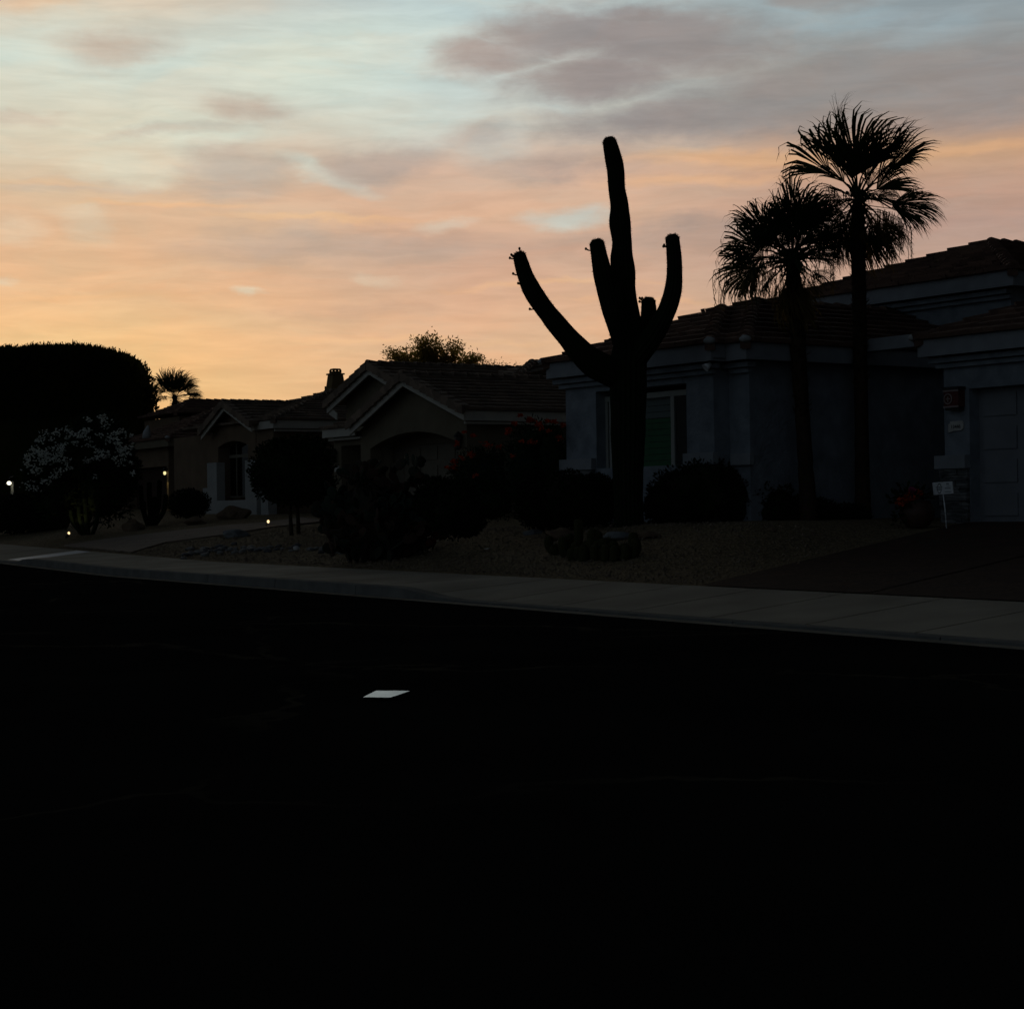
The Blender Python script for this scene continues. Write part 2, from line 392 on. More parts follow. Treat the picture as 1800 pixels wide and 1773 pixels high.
# loose gravel: uncountable
g = MB(); rnd = random.Random(3)
for _ in range(9000):
    s = rnd.uniform(16, 46); n = 13.35 + 5.2 * rnd.random() ** 1.3
    if s < drive_edge(n) + rnd.gauss(-.1, .16): continue
    c = ST.W(s, n, terr(s, n) + .012); r = rnd.uniform(.012, .035) * (1.5 if rnd.random() < .05 else 1)
    pts = [c + Vector((rnd.uniform(.6, 1.2) * r * math.cos(a), rnd.uniform(.6, 1.2) * r * math.sin(a), 0)) for a in (0.3, 1.6, 2.9, 4.4)]
    top = c + Vector((rnd.uniform(-.3, .3) * r, rnd.uniform(-.3, .3) * r, r * .8))
    b = len(g.v); g.v += pts + [top]
    for i in range(4): g.f.append((b + i, b + (i + 1) % 4, b + 4)); g.sm.append(False)
tag(g.build('gravel', M['pebble']), kind='stuff')

# ------------------------------------------------------------------ roofs
def clip2(poly, ax, val, keep_gt):
    out = []
    for i in range(len(poly)):
        a, b = poly[i], poly[(i + 1) % len(poly)]
        ia = (a[ax] >= val) if keep_gt else (a[ax] <= val); ib = (b[ax] >= val) if keep_gt else (b[ax] <= val)
        if ia: out.append(a)
        if ia != ib:
            t = (val - a[ax]) / (b[ax] - a[ax]); out.append((a[0] + (b[0] - a[0]) * t, a[1] + (b[1] - a[1]) * t))
    return out
def tiled(mb, pts, c=.34, tw=.31, t=.07, seed=1):
    """pts[0]-pts[1] is the eave; overlapping courses of flat tiles, each tile its own slight lift"""
    rnd = random.Random(seed); pts = [Vector(p) for p in pts]; p0, p1 = pts[0], pts[1]
    U = (p1 - p0).normalized(); Nn = Vector((0, 0, 0))
    for i in range(1, len(pts) - 1): Nn += (pts[i] - pts[0]).cross(pts[i + 1] - pts[0])
    Nn.normalize()
    if Nn.z < 0: Nn = -Nn
    V = Nn.cross(U)
    if V.z < 0: V = -V
    q = [((p - p0).dot(U), (p - p0).dot(V)) for p in pts]
    mb.poly([p - Nn * .03 for p in pts])
    u0_, u1_ = min(a for a, b in q), max(a for a, b in q); v1_ = max(b for a, b in q)
    k = 0
    while k * c < v1_ - .01:
        va, vb = k * c, (k + 1) * c
        row = clip2(clip2(q, 1, va, True), 1, vb, False)
        if len(row) >= 3:
            a0 = min(a for a, b in row); a1 = max(a for a, b in row); j = math.floor(a0 / tw) + (.5 if k % 2 else 0) - 1
            while j * tw < a1:
                cell = clip2(clip2(row, 0, j * tw, True), 0, (j + 1) * tw, False) if len(row) >= 3 else []
                if len(cell) >= 3:
                    jt = rnd.uniform(-.007, .007); ju = rnd.uniform(-.012, .012)
                    def pt(a, b, h): return p0 + U * a + V * (b - (.03 + ju if b < va + .02 else 0)) + Nn * h
                    mb.poly([pt(a, b, t + jt - (t - .008) * (b - va) / c) for a, b in cell])
                    lo = [(a, b) for a, b in cell if abs(b - va) < 1e-4]
                    if len(lo) >= 2:
                        lo.sort(); a, b = lo[0], lo[-1]
                        mb.poly([pt(a[0], a[1], t + jt), pt(b[0], b[1], t + jt), pt(b[0], b[1], -.01), pt(a[0], a[1], -.01)])
                j += 1
        k += 1
def caps(mb, a, b, r=.14, step=.40):
    a = Vector(a); b = Vector(b); L = (b - a).length; D = (b - a) / L; S = D.cross(Vector((0, 0, 1))).normalized(); Up = S.cross(D)
    if Up.z < 0: Up = -Up
    k = max(1, int(L / step)); st = L / k
    mb.beam(a - Up * .09, b - Up * .09, r * 1.2, .12)
    for i in range(k):
        q0 = a + D * (i * st); q1 = a + D * ((i + 1) * st + .06); ra, rb = r * random.uniform(.98, 1.06), r * .86; seg = 7
        bx = len(mb.v)
        for (q, rr, l) in ((q0, ra, .035), (q1, rb, .0)):
            for m_ in range(seg + 1):
                an = math.pi * m_ / seg; mb.v.append(q + S * math.cos(an) * rr + Up * (math.sin(an) * rr * .8 + l - .055))
        for m_ in range(seg): mb.f.append((bx + m_, bx + m_ + 1, bx + seg + 2 + m_, bx + seg + 1 + m_)); mb.sm.append(True)
        mb.f.append(tuple(range(bx, bx + seg + 1))); mb.sm.append(False)
def mortar_end(parent, a, b, r=.115):
    a = Vector(a); D = (Vector(b) - a).normalized(); mb = MB(); mb.blob(a + D * .03 + Vector((0, 0, .015)), (r, r, r * .62), 2, .15, 2, 3); return mb.build('mortar_end', M['mortar'], parent)
def ridge(parent, mat, lines):
    for q in lines:
        mb = MB(); caps(mb, *q); mb.build('ridge_cap', mat, parent)
def rake(mb, a, b, out, st=.36):
    """rake tiles stepping down a gable edge from b (high) to a (low); out = outward direction"""
    a = Vector(a); b = Vector(b); L = (b - a).length; D = (b - a) / L; k = max(1, int(L / st)); st = L / k
    Up = Vector((0, 0, 1)); o = Vector(out).normalized() * .05
    for i in range(k):
        q0 = a + D * (i * st - .02); q1 = a + D * ((i + 1) * st - .02); l0, l1 = .105, .07; d = .17
        lo = [q0 - Up * d * .75, q1 - Up * d]
        hi = [q0 + Up * l0, q1 + Up * l1]
        mb.box8([lo[0] + o, lo[1] + o, lo[1] + o * .3, lo[0] + o * .3, hi[0] + o, hi[1] + o, hi[1] - o * 4, hi[0] - o * 4])

def fascia_run(mb, pts, h, w=.05):
    for a, b in zip(pts, pts[1:]): mb.beam(a, b, w, h)

# ------------------------------------------------------------------ NEAR HOUSE
H1 = Frame(35)
gp = P(1710, 916, 31.0); NG = H1.sn(gp)[1]; FL = gp.z
s_gl = H1.s_at(1660, 740, NG); NGF = NG - .35; s_gf = H1.s_at(1613, 628, NGF); ZE = z_at(H1.W(s_gf, NGF), 628.5)   # underside of the fascia
FH = .30; ZT = ZE + FH + .03
pA = G(960, 665, ZE); pB = G(1250, 634.7, ZE)
NWF = (H1.sn(pA)[1] + H1.sn(pB)[1]) / 2
NW = NWF + .33
sA, sB = H1.s_at(960, 655, NWF), H1.s_at(1249, 630, NWF)
sWl, sWr = H1.s_at(995, 740, NW), H1.s_at(1255, 740, NW)
house = thing('stucco_house', 'grey stucco house with red tile roof behind the tall saguaro', 'house', H1.W(30 * .82, NG, FL))
# wing front wall with the window
wl, wr = H1.s_at(1048, 740, NW), H1.s_at(1207, 740, NW)
sm_ = (wl + wr) / 2
zwt = z_at(H1.W(wr, NW), 673); zws = z_at(H1.W(sm_, NW), 820)
zcap_t = z_at(H1.W(sWl, NW), 808); zcap_b = z_at(H1.W(sWl, NW), 827)
WT = .36
w = MB()
w.fbox(H1, wl, sWl, NW, NW + WT, FL - .6, ZE + .1); w.fbox(H1, sWr, wr, NW, NW + WT, FL - .6, ZE + .1)
w.fbox(H1, wr, wl, NW, NW + WT, zwt, ZE + .1); w.fbox(H1, wr, wl, NW, NW + WT, FL - .6, zws)
sC = H1.s_at(1320, 740, NW + WT + .03)
w.fbox(H1, sC, sWr + .02, NW + WT + .002, NW + 7.5, FL - .6, ZE + .1)
w.fbox(H1, sWl - .25, sWl, NW + WT + .002, NW + 7.5, FL - .6, ZE + .1)
w.build('wall', M['stucco_grey'], house)
for (a, b) in ((wl + .02, sWl + .09), (sWr - .10, wr - .02)):
    w = MB(); w.fbox(H1, a, b, NW - .12, NW - .003, zcap_b, zcap_t); w.build('ledge', M['trim_grey'], house)
w = MB(); w.fbox(H1, sC - .1, sWr - .12, NW + WT - .1, NW + WT - .004, zcap_b - .02, zcap_t - .03)
w.build('ledge', M['trim_grey'], house)
for a, b in ((wl + .05, sWl + .05), (sWr - .05, wr - .05)):
    w = MB(); w.fbox(H1, a, b, NW - .08, NW - .005, FL - .5, zcap_b - .003); w.build('stone_base', M['veneer'], house)
# window
w = MB(); nf = NW + .22
bars = [(wl, wl - .07), (H1.s_at(1076, 740, nf) , H1.s_at(1071, 740, nf)), (H1.s_at(1185, 740, nf), H1.s_at(1179, 740, nf)), (wr + .07, wr)]
for a, b in bars: w.fbox(H1, min(a, b), max(a, b), nf, nf + .07, zws, zwt - .19)
w.fbox(H1, wr, wl, nf - .01, nf + .08, zwt - .19, zwt - .09)
win = w.build('window', M['frame_pale'], house)
w = MB(); w.fbox(H1, wr + .03, wl - .03, nf + .03, nf + .04, zws, zwt - .17); w.build('pane', M['glass'], win)
gs0, gs1 = H1.s_at(1150, 740, nf + .1), H1.s_at(1180, 740, nf + .1); zmid = z_at(H1.W(gs0, nf + .1), 735)
for nm, mt, za, zb in (('upper_blind', 'blind_white', zmid, zwt - .17), ('lower_blind', 'blind_green', zws, zmid - .004)):
    w = MB(); z = za
    while z < zb - .02:
        zt_ = min(z + .115, zb); a = H1.s_at(1179, 740, nf + .1); b = H1.s_at(1082, 740, nf + .1)
        w.prism([H1.W(a, nf + .10, z), H1.W(b, nf + .10, z), H1.W(b, nf + .13, zt_ - .006), H1.W(a, nf + .13, zt_ - .006)], H1.n * .008); z += .115
    w.build(nm, M[mt], win)
w = MB(); w.fbox(H1, wr - .4, wl + .4, NW + 1.6, NW + 1.65, FL, ZE); w.build('inner_wall', M['unlit_room'], house)
# eaves of wing: fascia, cornice
def eave_band(mb, F, pts, z0_, z1_, th):
    """band with mitred corners along plan points, z0..z1, thickness inwards"""
    for a, b, in zip(pts, pts[1:]):
        pass
def cornice(mb, s0, s1, nwall, F, ret0=True):
    for i, (o, za, zb) in enumerate(((.10, ZE - .20, ZE - .125), (.19, ZE - .11, ZE - .025))):
        mb.fbox(F, s0 - o * .9, s1 + o * .9, nwall - o, nwall - .003, za, zb)
w = MB()
w.fbox(H1, sB, sA, NWF, NWF + .05, ZE, ZE + FH)
w.fbox(H1, sA - .05, sA, NWF + .052, NWF + 7.5, ZE, ZE + FH)
sCe = sC - .32; NCF = NWF + .34
w.fbox(H1, sB, sB + .05, NWF + .052, NCF + .0, ZE, ZE + FH)
w.fbox(H1, sCe, sB - .004, NCF, NCF + .05, ZE, ZE + FH)
w.fbox(H1, sCe, sCe + .05, NCF + .052, NCF + 6.5, ZE, ZE + FH)
w.build('fascia', M['trim_grey'], house)
w = MB(); cornice(w, sWr, sWl, NW, H1); cornice(w, sC, sWr - .2, NW + WT + .002, H1); w.build('cornice', M['stucco_grey'], house)
w = MB(); w.fbox(H1, sB - .0, sA - .06, NWF + .06, NW + .3, ZE + .02, ZE + .06); w.fbox(H1, sCe + .06, sB - .01, NCF + .06, NCF + 6, ZE + .02, ZE + .06)
w.build('soffit', M['stucco_grey'], house)
# wing roof
PT = .40
w = MB(); h_ = (sA - sB) / 2; ap = H1.W(sB + h_, NWF + h_, ZT + PT * h_)
A0, B0 = H1.W(sA + .05, NWF - .06, ZT - .01), H1.W(sB - .05, NWF - .06, ZT - .01)
tiled(w, [A0, B0, ap], seed=4)
h2 = (sA - sCe) / 2; ap2 = H1.W(sCe + h2, NCF + h2, ZT + PT * h2); C0 = H1.W(sCe - .05, NCF - .06, ZT - .01)
back2 = H1.W(sCe + h2, NCF + 7, ZT + PT * h2)
tiled(w, [H1.W(sA + .05, NCF - .06, ZT - .01), C0, ap2], seed=5)
tiled(w, [C0, H1.W(sCe - .05, NCF + 9, ZT - .01), H1.W(sCe + h2, NCF + 9, ZT + PT * h2), ap2], seed=6)
tiled(w, [B0, H1.W(sB - .05, NCF - .06, ZT - .01), H1.W(sB + h_, NCF + h_ - .05, ZT + PT * h_), ap], seed=7)
tiled(w, [H1.W(sA + .05, NCF + 9, ZT - .01), A0, ap2, H1.W(sCe + h2, NCF + 9, ZT + PT * h2)], seed=8)
roof = w.build('roof', M['tile_red'], house)
ridge(roof, M['tile_red'], [(A0, ap2), (B0, ap, .15, .36), (C0, ap2, .15, .36), (ap2, back2)])
for q_ in ((A0, ap2), (B0, ap), (C0, ap2)): mortar_end(roof, *q_)
# tall middle block
NUF = NGF + 3.6; sUl = H1.s_at(1345, 562, NUF); ZU = z_at(H1.W(H1.s_at(1700, 512, NUF), NUF), 512); sUr = H1.s_at(1781, 500, NUF)
w = MB(); w.fbox(H1, sUr + .35, sUl - .35, NUF + .35, NUF + 8, FL - .5, ZU + .06); w.build('wall', M['stucco_grey'], house)
w = MB(); w.fbox(H1, sUr, sUl, NUF, NUF + .05, ZU, ZU + FH); w.fbox(H1, sUl - .05, sUl, NUF + .052, NUF + 8, ZU, ZU + FH); w.fbox(H1, sUr, sUr + .05, NUF + .052, NUF + 8, ZU, ZU + FH)
w.fbox(H1, sUr + .06, sUl - .06, NUF + .06, NUF + .5, ZU + .02, ZU + .05); w.build('fascia', M['trim_grey'], house)
w = MB()
for i, (o, za, zb) in enumerate(((.10, ZU - .20, ZU - .125), (.19, ZU - .11, ZU - .025))): w.fbox(H1, sUr + .3, sUl - .3, NUF + .35 - o, NUF + .347, za, zb)
w.build('cornice', M['stucco_grey'], house)
hu = (sUl - sUr) / 2; ZUT = ZU + FH + .03; PU = .345
UA, UB = H1.W(sUl + .05, NUF - .06, ZUT - .01), H1.W(sUr - .05, NUF - .06, ZUT - .01); UP = H1.W(sUr + hu, NUF + hu, ZUT + PU * hu)
w = MB(); tiled(w, [UA, UB, UP], seed=9); tiled(w, [UB, H1.W(sUr - .05, NUF + 9, ZUT), H1.W(sUr + hu, NUF + 9, ZUT + PU * hu), UP], seed=10)
tiled(w, [H1.W(sUl + .05, NUF + 9, ZUT), UA, UP, H1.W(sUr + hu, NUF + 9, ZUT + PU * hu)], seed=11)
roof2 = w.build('roof', M['tile_red'], house)
ridge(roof2, M['tile_red'], [(UA, UP, .15, .42), (UB, UP, .15, .36), (UP, H1.W(sUr + hu, NUF + 9, ZUT + PU * hu))])
mortar_end(roof2, UA, UP)
# entry beam between the wing and the garage
w = MB(); zb_ = z_at(H1.W(H1.s_at(1560, 610, NGF + .1), NGF + .1), 614); w.fbox(H1, s_gl + .02, sC - .02, NGF + .1, NGF + .35, zb_, zb_ + .22); w.build('entry_beam', M['trim_grey'], house)
# garage
s_gr = s_gl - 7.0; dl = H1.s_at(1705, 800, NG); dr = dl - 5.0; zdt = z_at(H1.W(dl, NG), 683)
w = MB(); w.fbox(H1, dl, s_gl, NG, NG + .4, FL - .3, ZE + .1); w.fbox(H1, dr, dl, NG, NG + .4, zdt, ZE + .1); w.fbox(H1, s_gr, dr, NG, NG + .4, FL - .3, ZE + .1)
w.fbox(H1, s_gl - .3, s_gl, NG + .402, NG + 7, FL - .3, ZE + .1); w.build('wall', M['stucco_grey'], house)
zl_t = z_at(H1.W(s_gl, NG), 801); zl_b = z_at(H1.W(s_gl, NG), 824)
w = MB(); w.fbox(H1, dl + .005, s_gl + .13, NG - .13, NG - .004, zl_b, zl_t); w.fbox(H1, s_gl + .003, s_gl + .13, NG - .002, NG + .6, zl_b, zl_t)
w.build('ledge', M['trim_grey'], house)
# stacked stone base: individual courses
w = MB(); rnd = random.Random(5); z = FL - .1
while z < zl_b - .03:
    hh = rnd.uniform(.045, .11); hh = min(hh, zl_b - z - .004); s = dl + .01
    while s < s_gl + .06:
        ln = rnd.uniform(.12, .42); e = min(s + ln, s_gl + .07); w.fbox(H1, s, e - .008, NG - .05 - rnd.uniform(0, .045), NG - .004, z, z + hh - .008); s = e
    z += hh
w.build('stone_base', M['veneer'], house)
w = MB(); w.fbox(H1, dr, dl, NG + .24, NG + .29, FL - .02, zdt - .005)
ph = (zdt - FL) / 4
for r_ in range(4):
    for c_ in range(6):
        a = dr + .1 + c_ * (dl - dr - .1) / 6; w.fbox(H1, a, a + (dl - dr) / 6 - .14, NG + .215, NG + .238, FL + r_ * ph + .09, FL + (r_ + 1) * ph - .09)
w.build('garage_door', M['door_grey'], house)
w = MB(); w.fbox(H1, s_gr - .3, s_gf, NGF, NGF + .05, ZE, ZE + FH); w.fbox(H1, s_gf - .05, s_gf, NGF + .052, NGF + 4, ZE, ZE + FH)
w.fbox(H1, s_gr - .3, s_gf - .06, NGF + .06, NG + .2, ZE + .02, ZE + .05); w.build('fascia', M['trim_grey'], house)
w = MB(); cornice(w, s_gr, s_gl, NG, H1); w.build('cornice', M['stucco_grey'], house)
hg = (s_gf - s_gr + .6) / 2; GA = H1.W(s_gf + .05, NGF - .06, ZT - .01); GB = H1.W(s_gr - .6, NGF - .06, ZT - .01); GPk = H1.W(s_gf - hg, NGF + hg, ZT + PT * hg)
w = MB(); tiled(w, [GA, GB, GPk], seed=12); tiled(w, [H1.W(s_gf + .05, NGF + 3.6, ZT - .01), GA, GPk, H1.W(s_gf - hg, NGF + 3.6, ZT + PT * hg)], seed=13)
roof3 = w.build('roof', M['tile_red'], house)
w = MB(); caps(w, GA, GPk, .15, .42); w.build('ridge_cap', M['tile_red'], roof3)
mortar_end(roof3, GA, GPk)
w = MB(); w.fbox(H1, s_gl + .05, sC - .05, NG + 2.4, NG + 2.46, FL, FL + 2.2); w.build('front_door', M['door_dark'], house)

# wall lantern, number plaque, yard sign, potted flowers
def wall_pt(px, py, n): 
    s, z = H1.sz(px, py, n); return s, z
l = thing('wall_lantern', 'dark red box lantern with a round medallion on the grey garage pillar', 'wall lantern', H1.W(*[wall_pt(1675, 702, NG)[0], NG], wall_pt(1675, 702, NG)[1]))
sa, za = wall_pt(1664, 716, NG - .1); sb, zb = wall_pt(1689, 686, NG - .1)
w = MB(); w.fbox(H1, sb, sa, NG - .17, NG - .004, za, zb); w.build('body', M['lantern_red'], l)
for z in (za - .012, zb - .014):
    w = MB(); w.fbox(H1, sb - .012, sa + .012, NG - .182, NG - .173, z, z + .028); w.build('band', M['lantern_band'], l)
w = MB(); cc = H1.W(lerp(sa, sb, .33), NG - .18, (za + zb) / 2)
for k in range(16):
    a0_, a1_ = 2 * math.pi * k / 16, 2 * math.pi * (k + 1) / 16
    def q(a, r): return cc + H1.d * math.cos(a) * r + Vector((0, 0, 1)) * math.sin(a) * r
    w.prism([q(a0_, .075), q(a1_, .075), q(a1_, .095), q(a0_, .095)], -H1.n * .012)
w.fbox(H1, lerp(sa, sb, .33) - .045, lerp(sa, sb, .33) + .045, NG - .192, NG - .174, (za + zb) / 2 - .01, (za + zb) / 2 + .01); w.fbox(H1, lerp(sa, sb, .33) - .01, lerp(sa, sb, .33) + .01, NG - .191, NG - .1745, (za + zb) / 2 - .05, (za + zb) / 2 + .04)
w.build('medallion', M['lantern_band'], l)
w = MB()
w.prism([H1.W(sb - .02, NG - .19, zb + .018), H1.W(sa + .02, NG - .19, zb + .018), H1.W(sa + .02, NG - .004, zb + .018), H1.W(sb - .02, NG - .004, zb + .018)], (0, 0, .05)); w.build('cap', M['metal_dark'], l)
w = MB(); w.prism([H1.W(sb + .01, NG - .15, za - .014), H1.W(sa - .01, NG - .15, za - .014), H1.W(sa - .01, NG - .004, za - .014), H1.W(sb + .01, NG - .004, za - .014)], (0, 0, -.045))
w.build('base', M['metal_dark'], l)
def text_on(txt, size, origin, xdir, nrm, mat, name, parent, ext=.004):
    cu = bpy.data.curves.new(name, 'FONT'); cu.body = txt; cu.size = size; cu.extrude = ext; cu.align_x = 'CENTER'; cu.align_y = 'CENTER'
    tmp = bpy.data.objects.new(name, cu); COL.objects.link(tmp); dg = bpy.context.evaluated_depsgraph_get(); dg.update()
    me = bpy.data.meshes.new_from_object(tmp.evaluated_get(dg)); bpy.data.objects.remove(tmp); bpy.data.curves.remove(cu)
    X = Vector(xdir).normalized(); Z = Vector(nrm).normalized(); Y = Z.cross(X)
    mt = Matrix(((X.x, Y.x, Z.x), (X.y, Y.y, Z.y), (X.z, Y.z, Z.z)))
    base = WL[parent.name]
    for v in me.vertices: v.co = (mt @ v.co) + Vector(origin) - base
    me.materials.clear(); me.materials.append(mat)
    o = bpy.data.objects.new(name, me); COL.objects.link(o); o.parent = parent; return o
sp, zp = wall_pt(1682, 749, NG)
pl = thing('house_number_plaque', 'pale stone house number plaque reading 13446 below the red lantern', 'plaque', H1.W(sp, NG, zp))
w = MB(); hw_, hh_ = .165, .085
sh = [(-hw_, -hh_ - .02), (-hw_ + .12, -hh_ + .005), (hw_ - .05, -hh_ + .01), (hw_, -hh_ + .05), (hw_, hh_ - .02), (hw_ - .04, hh_), (-hw_ + .04, hh_), (-hw_ + .035, hh_ - .035), (-hw_, hh_ - .045)]
w.fprism(H1, [(sp - a, zp + b) for a, b in sh], NG - .03, NG - .003); w.build('slab', M['plaque'], pl)
text_on('13446', .085, H1.W(sp, NG - .032, zp - .01), -H1.d, -H1.n, M['lettering'], 'numerals', pl)

sgp = on_ground(1664, 29.6); sgn = thing('yard_sign', 'white yard sign with a dark octagon on a thin leaning stake', 'sign', sgp)
SF = Frame(10); sg_n = SF.sn(P(1657, 858, 29.6))[1]
q = [SF.sz(1639, 848, sg_n), SF.sz(1673, 846, sg_n), SF.sz(1675, 867, sg_n), SF.sz(1641, 870, sg_n)]
w = MB(); w.fprism(SF, q, sg_n, sg_n + .012); w.build('panel', M['sign_white'], sgn)
w = MB(); oc = SF.sz(1651.5, 858.5, sg_n); rr = .088
ang = [R(22.5 + 45 * k) for k in range(8)]
for k in range(8):
    if k in (7,): continue
    a, b = ang[k], ang[(k + 1) % 8]
    if k == 6 or k == 0: pass
    w.fprism(SF, [(oc[0] - math.cos(t) * r_, oc[1] + math.sin(t) * r_) for t, r_ in ((a, rr), (b, rr), (b, rr * .84), (a, rr * .84))], sg_n - .004, sg_n - .001)
w.build('octagon', M['lettering'], sgn)
w = MB()
def bar(px0, px1, py, h): 
    a = SF.sz(px0, py, sg_n); b = SF.sz(px1, py, sg_n); w.fprism(SF, [(a[0], a[1]), (b[0], b[1]), (b[0], b[1] + h), (a[0], a[1] + h)], sg_n - .004, sg_n - .001)
for x0, x1, py, h in ((1645.5, 1657, 857.6, .02), (1646.5, 1656.5, 861.2, .02), (1663.5, 1668.5, 851.5, .022), (1661.5, 1671.5, 858.8, .018), (1661, 1673, 864.8, .012), (1664, 1672, 854.9, .008)):
    k = 5
    for i in range(k):
        bar(lerp(x0, x1, i / k), lerp(x0, x1, (i + .8) / k), py, h)
w.build('print', M['sign_grey'], sgn)
w = MB(); w.tube([P(1658, 868, 29.63), P(1661, 893, 29.62), Vector((sgp.x, sgp.y, sgp.z - .05))], [.011, .011, .01], 6); w.build('stake', M['sign_white'], sgn)

pp = on_ground(1612, 30.2); pot = thing('flower_pot', 'dark round glazed pot with red flowers spilling over at the entry', 'flower pot', pp)
w = MB(); pr = [(.0, .13), (.05, .2), (.16, .27), (.28, .29), (.38, .25), (.43, .22), (.46, .24), (.45, .20)]
w.tube([pp + Vector((0, 0, h)) for h, r in pr], [r for h, r in pr], 20); w.build('pot', M['pot'], pot)
w = MB(); w.leaves(pp + Vector((-.12, -.05, .5)), (.36, .25, .22), 260, .11, 3, rin=.3); w.leaves(pp + Vector((-.3, -.1, .2)), (.16, .12, .2), 60, .1, 5, rin=.3); w.build('foliage', M['leaf_dark'], pot)
w = MB(); rnd = random.Random(2)
for _ in range(60):
    c = pp + Vector((rnd.uniform(-.38, .03), rnd.uniform(-.3, -.1), 0)); c.z = pp.z + .53 + (c.x - pp.x) * .35 + rnd.uniform(-.05, .09)
    for k in range(4): w.leaf(c, (rnd.uniform(-1, 1), rnd.uniform(-1, .2), rnd.uniform(-.2, 1)), .05, .06)
w.build('flowers', M['red_flower'], pot)
w = MB()
for _ in range(10):
    c = pp + Vector((rnd.uniform(-.2, -.08), -.25, rnd.uniform(.56, .66)))
    for k in range(4): w.leaf(c, (rnd.uniform(-1, 1), rnd.uniform(-1, .2), rnd.uniform(-.2, 1)), .05, .05)
w.build('magenta_flowers', M['pink_flower'], pot)
# flood light under the wing eave
sfl, zfl = H1.sz(1249, 641, NW - .2); fp = H1.W(sfl, NW - .2, zfl)
fl = thing('flood_light', 'small white flood light under the corner of the grey eave', 'flood light', fp)
w = MB(); w.tube([fp + Vector((0, 0, .02)), fp + (-H1.n * .10 + H1.d * .03 - Vector((0, 0, .06)))], [.035, .075], 12); w.build('lamp_head', M['sign_white'], fl)
w = MB(); w.tube([fp + H1.n * .16 + Vector((0, 0, .06)), fp + Vector((0, 0, .02))], [.02, .02], 8); w.build('bracket', M['metal_dark'], fl)
# low wall at the left end of the house
lwp = H1.W(H1.s_at(985, 850, NW + .5), NW + .5, FL - .3)
w = MB(); a = H1.s_at(966, 830, NW + .35); b = sWl + .02; zt1 = z_at(H1.W(a, NW + .35), 827)
w.fbox(H1, b, a, NW + .40, NW + .62, FL - .5, zt1 - .12)
lw = thing('garden_wall', 'low grey stucco wall with a pale cap joining the grey house corner', 'wall', lwp); w.build('wall', M['stucco_grey'], lw)
w = MB(); w.fbox(H1, b, a + .06, NW + .35, NW + .67, zt1 - .118, zt1); w.build('cap', M['trim_grey'], lw)

# ------------------------------------------------------------------ HOUSE 2 (middle, twin gables)
H2 = Frame(33)
c2 = P(820, 800, 47.0); N2 = H2.sn(c2)[1]; n2f = N2 - .4; FL2 = 1.0
h2o = thing('gabled_house', 'tan stucco house with two front gables and an arched garage', 'house', H2.W(H2.sn(c2)[0], N2, FL2))
Lp, Kp, Rp = H2.sz(614, 750, n2f), H2.sz(707, 662, n2f), H2.sz(815, 722, n2f)
def chevron(mb, F, L, K, Rr, d, n0, n1):
    mb.fprism(F, [L, K, Rr, (Rr[0], Rr[1] - d), (K[0], K[1] - d * 1.05), (L[0], L[1] - d)], n0, n1)
w = MB(); chevron(w, H2, Lp, Kp, Rp, .24, n2f, n2f + .05)
# side fascia on the right eave
w.fbox(H2, Rp[0], Rp[0] + .05, n2f + .052, n2f + 20, Rp[1] - .24, Rp[1] + .02)
w.fbox(H2, Rp[0] + .08, Rp[0] + .16, n2f + .1, n2f + 20, Rp[1] - .32, Rp[1] - .26)
w.build('fascia', M['trim_tan'], h2o)
s_r, s_l = H2.s_at(821, 800, N2), H2.s_at(634, 800, N2)
aL, aR = H2.s_at(651, 800, N2), H2.s_at(806, 800, N2); zsp = z_at(H2.W(aL, N2), 789); ztp = z_at(H2.W((aL + aR) / 2, N2), 759)
def zr(s, L, K, Rr):   # underside of the roof line
    return lerp(L[1], K[1], (s - L[0]) / (K[0] - L[0])) if s > K[0] else lerp(Rr[1], K[1], (s - Rr[0]) / (K[0] - Rr[0]))
arch = [(lerp(aR, aL, k / 14), zsp + (ztp - zsp) * (1 - (2 * k / 14 - 1) ** 2)) for k in range(15)]
outl = [(s_l, FL2 - .5), (s_l, zr(s_l, Lp, Kp, Rp) - .05), (Kp[0], Kp[1] - .06), (s_r, zr(s_r, Lp, Kp, Rp) - .05), (s_r, FL2 - .5), (aR, FL2 - .5)] + arch + [(aL, FL2 - .5)]
w = MB(); w.fprism(H2, outl, N2, N2 + .35)
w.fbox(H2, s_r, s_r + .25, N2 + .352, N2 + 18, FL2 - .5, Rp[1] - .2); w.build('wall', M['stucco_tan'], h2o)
# recess with lintel and garage door
zlt = z_at(H2.W(aR, N2 + .9), 773); dL = H2.s_at(678, 800, N2 + .9)
w = MB(); w.fbox(H2, aR - .3, aL + .3, N2 + .9, N2 + 1.0, zlt, ztp + .3); w.fbox(H2, dL, aL + .3, N2 + .9, N2 + 1.0, FL2 - .3, zlt - .002); w.build('lintel_wall', M['stucco_tan'], h2o)
w = MB(); w.fbox(H2, aR - .25, dL - .002, N2 + .95, N2 + 1.0, FL2 - .3, zlt - .004); zz_ = FL2
ph = (zlt - FL2) / 4
for r_ in range(4):
    for c_ in range(6):
        a = aR - .15 + c_ * (dL - aR + .1) / 6; w.fbox(H2, a, a + (dL - aR) / 6 - .12, N2 + .925, N2 + .948, FL2 + r_ * ph + .08, FL2 + (r_ + 1) * ph - .08)
w.build('garage_door', M['door_tan'], h2o)
